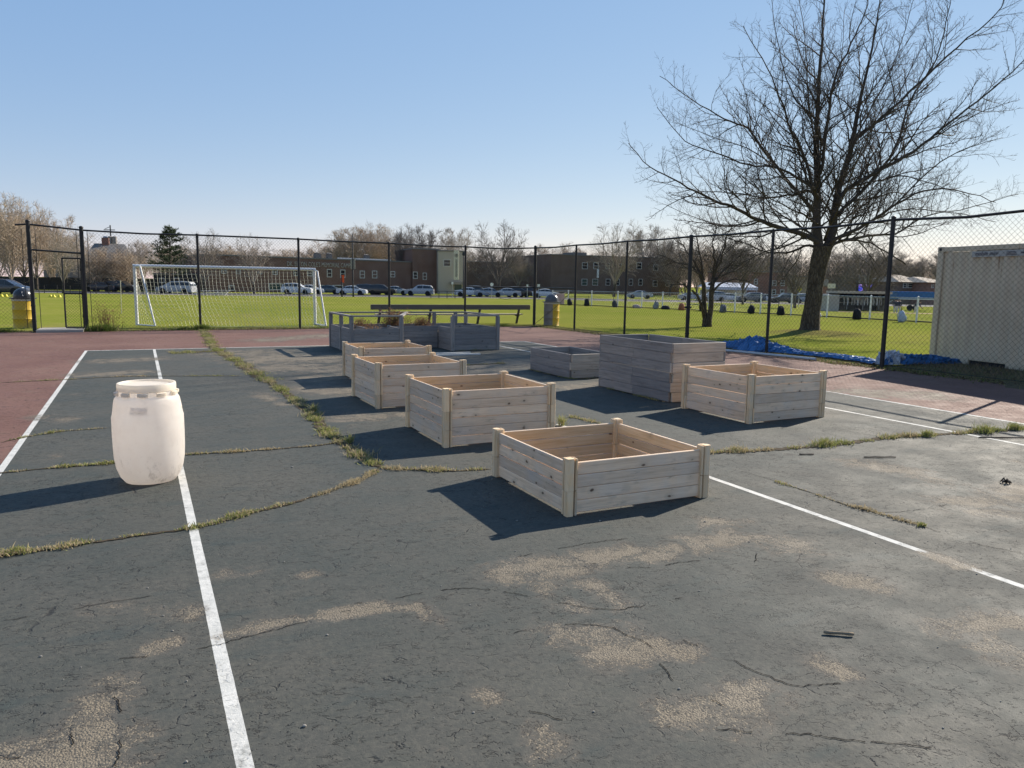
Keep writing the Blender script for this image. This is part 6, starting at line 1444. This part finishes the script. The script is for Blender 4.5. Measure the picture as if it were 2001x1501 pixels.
def bag(x, y, c, label, seed, bat=True, lying=False):
    rg = random.Random(seed); z = terr(x, y); t = thing('equipment_bag', label, 'bag', (x, y, z), rg.uniform(0, 6), 'bags standing along the low fence')
    m = plain('bag_cloth_'+str(seed), c, .8, .2, var=.3, scale=8)
    mb = MB(seed); hh = .30 if lying else rg.uniform(.5, .62); ww = .34 if lying else .22
    prof = [(.01, 0), (.9, .02), (1, .2), (.96, .5), (.8, .78), (.45, .95), (.01, 1)]; n = 14; V = []; Fc = []
    for r, zz in prof:
        for k in range(n):
            a = 2*PI*k/n; V.append((ww*r*math.copysign(abs(math.cos(a))**.7, math.cos(a))*(1+.1*math.sin(zz*9+k)), ww*.75*r*math.copysign(abs(math.sin(a))**.7, math.sin(a)), hh*zz))
    for i in range(len(prof)-1):
        for k in range(n): Fc.append((i*n+k, i*n+(k+1) % n, (i+1)*n+(k+1) % n, (i+1)*n+k))
    mb.add(V, Fc); mb.obj('body', m, t, True)
    mb = MB(seed+1); mb.ball((ww*.05, -ww*.75, hh*.32), (ww*.7, .07, hh*.26), 0, 10, 6); mb.obj('pocket', m, t, True)
    mb = MB(seed+2); mb.tube([(-.06, ww*.5, hh*.9), (-.05, ww*.9, hh*.6), (-.06, ww*.7, hh*.15)], .02, 5); mb.tube([(.06, ww*.5, hh*.9), (.05, ww*.9, hh*.6), (.06, ww*.7, hh*.15)], .02, 5); mb.obj('strap', m, t, True)
    if bat:
        mb = MB(seed+3); mb.tube([(ww*.8, 0, .05), (ww*.72, .02, hh*.8), (ww*.66, .03, hh+.22)], [.034, .026, .014], 7); mb.ball((ww*.66, .03, hh+.22), .022, 0, 6, 4); mb.obj('bat', MT['siding_dark'], t, True)
DK = (.022, .022, .026)
for a in [(32.45, 55.0, DK, 'black bag at the low fence beside the pale pink board', 1, False), (32.9, 53.0, DK, 'dark bag at the low fence, first one right of the corner drum', 2, True), (33.55, 49.9, (.07, .07, .08), 'pair of tall grey bags left of the second right fence post', 3, True), (34.0, 47.6, (.42, .33, .30), 'pale pink and white lying bag at the low fence', 4, False, True), (34.1, 45.3, (.25, .26, .27), 'grey bag half hidden by a post of the right fence', 5, True), (34.2, 44.3, DK, 'small round black bag right of the grey bag', 6, False, True), (34.2, 42.5, (.38, .15, .08), 'reddish orange bag at the low fence', 7, False), (34.1, 40.2, DK, 'black upright bag left of the small twisted tree', 8, True), (33.7, 37.7, (.16, .16, .18), 'grey bag just behind the stems of the small twisted tree', 9, True), (34.0, 35.5, DK, 'black upright bag just right of the small twisted tree', 10, True), (34.0, 33.1, DK, 'slender black bag left of the fence post before the big tree', 11, True), (33.95, 30.5, (.46, .47, .50), 'whitish low bag just left of the big trunk', 12, True, True), (33.9, 27.7, DK, 'black bag at the low fence just right of the big trunk', 13, True), (33.85, 25.05, (.36, .42, .52), 'pale blue bag beside a black bat left of the thick fence post', 14, True), (33.75, 22.2, DK, 'black bag nearest the beige container', 15, True)]: bag(*a)
p = Vector((32.35, 56.4, 0)); t = thing('notice_board', 'pale pink notice board tied to the low fence behind the corner post', 'board', (p.x, p.y, terr(p.x, p.y)), -YAW)
mb = MB(1); mb.box((-.34, -.02, .08), (.34, .02, .98)); mb.obj('panel', MT['sign_pink'], t); mb = MB(2); mb.tube([(-.3, .03, 0), (-.3, .03, 1.0)], .02, 5); mb.tube([(.3, .03, 0), (.3, .03, 1.0)], .02, 5); mb.obj('leg', MT['galv'], t)
# training cones and a corner flag on the turf
for i, (px, lab) in enumerate([(1, 'leftmost'), (10, 'second from the left'), (23, 'third from the left'), (33, 'fourth from the left'), (46, 'fifth from the left'), (51, 'sixth from the left'), (97, 'seventh, just inside the gateway'), (103.5, 'eighth, in the gateway'), (114.5, 'rightmost, in the gateway')]):
    p = at(px, 74); z = terr(p.x, p.y); mb = MB(i); mb.lathe([(.19, 0), (.20, .015), (.11, .16), (.07, .24), (.05, .25), (.05, .235)], 14); o = mb.obj('training_cone', MT['sign_yellow']); o.location = (p.x, p.y, z+.01); setp(o, 'yellow training cone on the turf, '+lab+' of the row', 'cone', 'training cones on the turf')
p = at(235.5, 33.5); mb = MB(1); mb.tube([(0, 0, 0), (.01, 0, .7), (0.02, 0, 1.42)], .016, 6); mb.ball((0.02, 0, 1.42), .03, 0, 6, 4); o = mb.obj('marker_pole', MT['sign_cream']); o.location = (p.x, p.y, terr(p.x, p.y)); setp(o, 'thin pale marker pole standing on the turf left of the goal', 'pole')
# low aluminium bleacher
dp = 99; A = at(377, dp); B = at(441, dp); d = (B-A).normalized(); L = (B-A).length; z0 = terr(A.x, A.y); t = thing('bleacher', 'low aluminium bleacher of three planks right of the silver minivan', 'bleacher', (A.x, A.y, z0), math.atan2(d.y, d.x))
for i in range(3):
    mb = MB(i); mb.box((0, i*.55, .18+i*.2), (L, i*.55+.26, .23+i*.2)); mb.obj('plank', MT['alu'], t)
for k in range(4):
    mb = MB(9); x = .2+(L-.4)*k/3; mb.bar((x, 0, 0.0), (x, 1.4, .02), .05, .05); mb.bar((x, .1, 0), (x, 1.35, .58), .05, .05); mb.obj('frame', MT['galv'], t)
# black roadside fence at the far left
def slat_fence(name, label, pA, dA, pB, dB, h, n, mat, solid):
    A = at(pA, dA); B = at(pB, dB); d = (B-A).normalized(); L = (B-A).length; t = thing(name, label, 'fence', (A.x, A.y, terr(A.x, A.y)), math.atan2(d.y, d.x))
    for k in range(n+1):
        mb = MB(k); mb.tube([(L*k/n, 0, -.3), (L*k/n, 0, h+.05)], .045, 6); mb.obj('post', mat, t)
    mb = MB(50); mb.tube([(0, 0, h), (L, 0, h)], .035, 6); mb.obj('top_rail', mat, t)
    mb = MB(51)
    if solid: mb.box((0, -.01, .12), (L, .01, h-.05))
    else:
        mb.tube([(0, 0, h*.5), (L, 0, h*.5)], .03, 6)
    mb.obj('screen' if solid else 'mid_rail', mat, t)
slat_fence('screened_fence', 'black screened fence along the street at the far left', -60, 121, 300, 121, 2.0, 16, MT['siding_dark'], True)
slat_fence('rail_fence', 'low black two rail fence at the field edge left of the goal', 60, 97, 312, 98, 1.0, 10, MT['black_steel'], False)
slat_fence('rail_fence', 'low dark two rail fence before the tan block building', 842, 100, 905, 101, 1.0, 4, MT['black_steel'], False)
# ------------------------------------------------------------------ parked cars
CARM = {}
def car_parts(kind):
    P_ = {'sedan': (4.7, 1.80, [(-2.35, .62, .62), (-2.30, .92, .92), (-1.55, .98, 1.0), (-1.45, .98, 1.03), (-.85, .96, 1.36), (-.1, .95, 1.45), (.55, .94, 1.38), (1.25, .94, .97), (1.35, .93, .95), (2.1, .82, .82), (2.33, .58, .58)]),
          'suv': (4.7, 1.88, [(-2.33, .70, .70), (-2.30, 1.02, 1.04), (-2.12, 1.06, 1.30), (-1.85, 1.06, 1.62), (-.6, 1.05, 1.72), (.3, 1.04, 1.66), (1.10, 1.04, 1.10), (1.2, 1.03, 1.06), (2.05, .96, .96), (2.28, .84, .84), (2.34, .60, .60)]),
          'van': (5.1, 1.96, [(-2.55, .72, .72), (-2.52, 1.02, 1.05), (-2.42, 1.06, 1.40), (-2.2, 1.06, 1.68), (-.8, 1.05, 1.76), (.5, 1.03, 1.70), (1.55, 1.02, 1.12), (1.65, 1.01, 1.06), (2.25, .88, .88), (2.5, .70, .70), (2.55, .5, .5)])}[kind]
    L, W_, st = P_; hw = W_/2; body = MB(1); V = []; n = 9
    for x, zb, zt in st:
        e = max(0, abs(x)/(L/2)-.75)*.55; w_ = hw*(1-e*e*2.2); cab = (zt-zb) > .06; wr = w_*(.80 if cab else .90); s_ = [(-w_*.94, .24), (-w_, .50), (-w_*.985, zb), (-wr, zt-.03 if cab else zt-.005), (0, zt+.015)]
        s_ = s_+[(-y, z) for y, z in s_[-2::-1]]; V += [(x, y, z) for y, z in s_]
    Fc = []
    for i in range(len(st)-1):
        for k in range(n-1): Fc.append((i*n+k, (i+1)*n+k, (i+1)*n+k+1, i*n+k+1))
        Fc.append((i*n+n-1, (i+1)*n+n-1, (i+1)*n, i*n))
    Fc += [tuple(range(n)), tuple(range((len(st)-1)*n, len(st)*n))[::-1]]; body.add(V, Fc)
    # wheel wells (dark discs) and sills
    gl = []
    def P3(i, k): return Vector(V[i*n+k])
    cabs = [i for i in range(len(st)) if st[i][2]-st[i][1] > .06]; i0, i1 = cabs[0]-1, cabs[-1]+1
    for sd, (ka, kb) in enumerate(((2, 3), (6, 5))):
        mb = MB(3)
        for i in range(i0, i1):
            a0, a1, b0, b1 = P3(i, ka), P3(i+1, ka), P3(i, kb), P3(i+1, kb)
            if (b0-a0).length < .1 and (b1-a1).length < .1: continue
            off = Vector((0, -.006 if sd == 0 else .006, .004)); q = [a0.lerp(b0, .12), a1.lerp(b1, .12), a1.lerp(b1, .86), a0.lerp(b0, .86)]; c = sum(q, Vector())/4
            q = [c+(p-c)*.94+off for p in q]; mb.add(q, [(0, 1, 2, 3)])
        gl.append(mb)
    for i in (i0, i1-1) if kind == 'sedan' else (i0+0, i1-1):
        mb = MB(4)
        for ks in ((3, 4), (4, 5)):
            a0, b0, a1, b1 = P3(i, ks[0]), P3(i, ks[1]), P3(i+1, ks[0]), P3(i+1, ks[1]); c = (a0+b0+a1+b1)/4; nn = (b0-a0).cross(a1-a0).normalized(); nn = nn if nn.z > 0 else -nn
            mb.add([p+(c-p)*.10+nn*.008 for p in (a0, b0, b1, a1)], [(0, 1, 2, 3)])
        gl.append(mb)
    return L, hw, body, gl
def car_proto(kind):
    L, hw, body, gl = car_parts(kind); r = .33 if kind != 'sedan' else .31; wx = L*.295
    ty = MB(1); ty.lathe([(.19, -.11), (r-.02, -.11), (r, -.08), (r, .08), (r-.02, .11), (.19, .11)], 22); ri = MB(2); ri.lathe([(.0, .085), (.06, .10), (.19, .095), (.205, .11)], 14)
    hl = MB(3); hl.box((-.07, -.19, -.07), (.07, .19, .07), 0, .03); wl = MB(5); wl.lathe([(0, 0), (r+.075, 0)], 20)
    CARM[kind] = dict(L=L, hw=hw, r=r, wx=wx, body=body, win=[g.mesh(kind+'_window', MT['glass']) for g in gl], ty=ty.mesh('tyre', MT['tyre'], True), ri=ri.mesh('rim', MT['rim']), hl=hl.mesh('headlight', MT['lamp_glass']), tl=hl.mesh('tail_light', MT['tail']), wl=wl.mesh('wheel_arch', MT['tyre']))
for k_ in ('sedan', 'suv', 'van'): car_proto(k_)
BODY = {}; PAINT = {'white': (.68, .69, .70), 'silver': (.40, .42, .45), 'greyblue': (.24, .29, .36), 'black': (.015, .016, .018), 'navy': (.018, .025, .045), 'teal': (.03, .06, .075), 'grey': (.12, .125, .13), 'maroon': (.07, .025, .03)}
for k_, v_ in PAINT.items(): MT['paint_'+k_] = paint('car_paint_'+k_, v_)
def car(px, dp, kind, colr, face, label, grp='cars parked beyond the field', turn=0.0):
    p = at(px, dp); z = terr(p.x, p.y)+.02; q = CARM[kind]; t = thing('parked_car', label, 'car', (p.x, p.y, z), -YAW+(0 if face > 0 else PI)+turn, grp)
    if (kind, colr) not in BODY:
        m = q['body'].mesh(kind+'_body', MT['paint_'+colr], True); BODY[(kind, colr)] = m
    def ch(nm, me, par, loc=(0, 0, 0), rot=(0, 0, 0)):
        o = bpy.data.objects.new(nm, me); C.objects.link(o); o.parent = par; o.location = loc; o.rotation_euler = rot; return o
    first = BODY[(kind, colr)].users == 0
    b = ch('body', BODY[(kind, colr)], t)
    if first: autosmooth(b, 32)
    for w_ in q['win']: ch('window', w_, t)
    for sx in (-1, 1):
        for sy in (-1, 1):
            o = ch('wheel', q['ty'], t, (sx*q['wx'], sy*(q['hw']-.10), q['r']), (PI/2*(-sy), 0, 0)); ch('rim', q['ri'], o); ch('wheel_arch', q['wl'], t, (sx*q['wx'], sy*(q['hw']+.004), q['r']+.03), (PI/2*(-sy), 0, 0))
    for sy in (-1, 1):
        zl = {'sedan': .72, 'suv': .86, 'van': .76}[kind]; zr = {'sedan': .82, 'suv': .98, 'van': 1.0}[kind]
        ch('headlight', q['hl'], t, (q['L']/2-.16, sy*(q['hw']-.26), zl)); ch('tail_light', q['tl'], t, (-q['L']/2+.10, sy*(q['hw']-.24), zr))
CARS = [(10, 86, 'van', 'navy', 1, 'dark navy minivan at the left picture edge behind the drum'), (92, 124, 'sedan', 'grey', -1, 'dark grey sedan parked in the gateway gap before the black screened fence'),
 (196, 112, 'sedan', 'navy', -1, 'dark car parked left of the pale marker pole'), (236, 113, 'suv', 'black', 1, 'black car parked behind the pale marker pole'),
 (344, 107, 'van', 'silver', -1, 'silver minivan parked behind the left half of the goal'), (581, 117, 'suv', 'white', 1, 'white sport utility car behind the right goal post'),
 (606, 121, 'sedan', 'white', 1, 'white sedan mostly hidden behind the right goal post'), (640, 122, 'sedan', 'teal', -1, 'dark teal car between goal and white sedan'),
 (688, 119, 'sedan', 'white', 1, 'white sedan parked just below the tall thin pole'), (722, 124, 'suv', 'navy', 1, 'dark navy car right of the white sedan'),
 (746, 123, 'suv', 'black', 1, 'black sport utility car hidden behind a back fence post'), (773, 126, 'sedan', 'silver', 1, 'small pale car nose showing right of a back fence post'),
 (820, 123, 'suv', 'silver', -1, 'silver sport utility car before the red brick stair block'), (917, 121, 'sedan', 'white', 1, 'white car right behind the back fence post near the lamp post'),
 (935, 124, 'suv', 'grey', 1, 'grey car left of the grey blue sedan'), (956, 119, 'sedan', 'greyblue', 1, 'grey blue sedan parked under the stop sign'),
 (990, 121, 'sedan', 'silver', -1, 'silver car left of the big black car near the fence corner'), (1012, 122, 'suv', 'black', 1, 'big black car left of the fence corner post'), (1036, 123, 'suv', 'maroon', 1, 'dark maroon car directly left of the fence corner post'),
 (1066, 122, 'sedan', 'white', 1, 'white car nose between the corner post and the grey dome drum'), (1250, 138, 'sedan', 'greyblue', -1, 'blue grey car before the right half of the school'),
 (1352, 134, 'sedan', 'silver', 1, 'silver car behind the small twisted tree'), (1392, 132, 'suv', 'silver', -1, 'silver car left of the thin straight tree'), (1424, 133, 'sedan', 'white', 1, 'white car under the silver canopy front'),
 (1468, 131, 'suv', 'grey', -1, 'grey car right of the thin straight tree'), (1497, 134, 'sedan', 'white', 1, 'white car left of the long black car'), (1533, 129, 'suv', 'black', -1, 'long black car before the red brick flats'),
 (1575, 130, 'suv', 'silver', 1, 'silver car half hidden by the big trunk'), (1610, 128, 'suv', 'navy', -1, 'dark navy car between the big trunk and the dugout')]
for c_ in CARS: car(*c_)
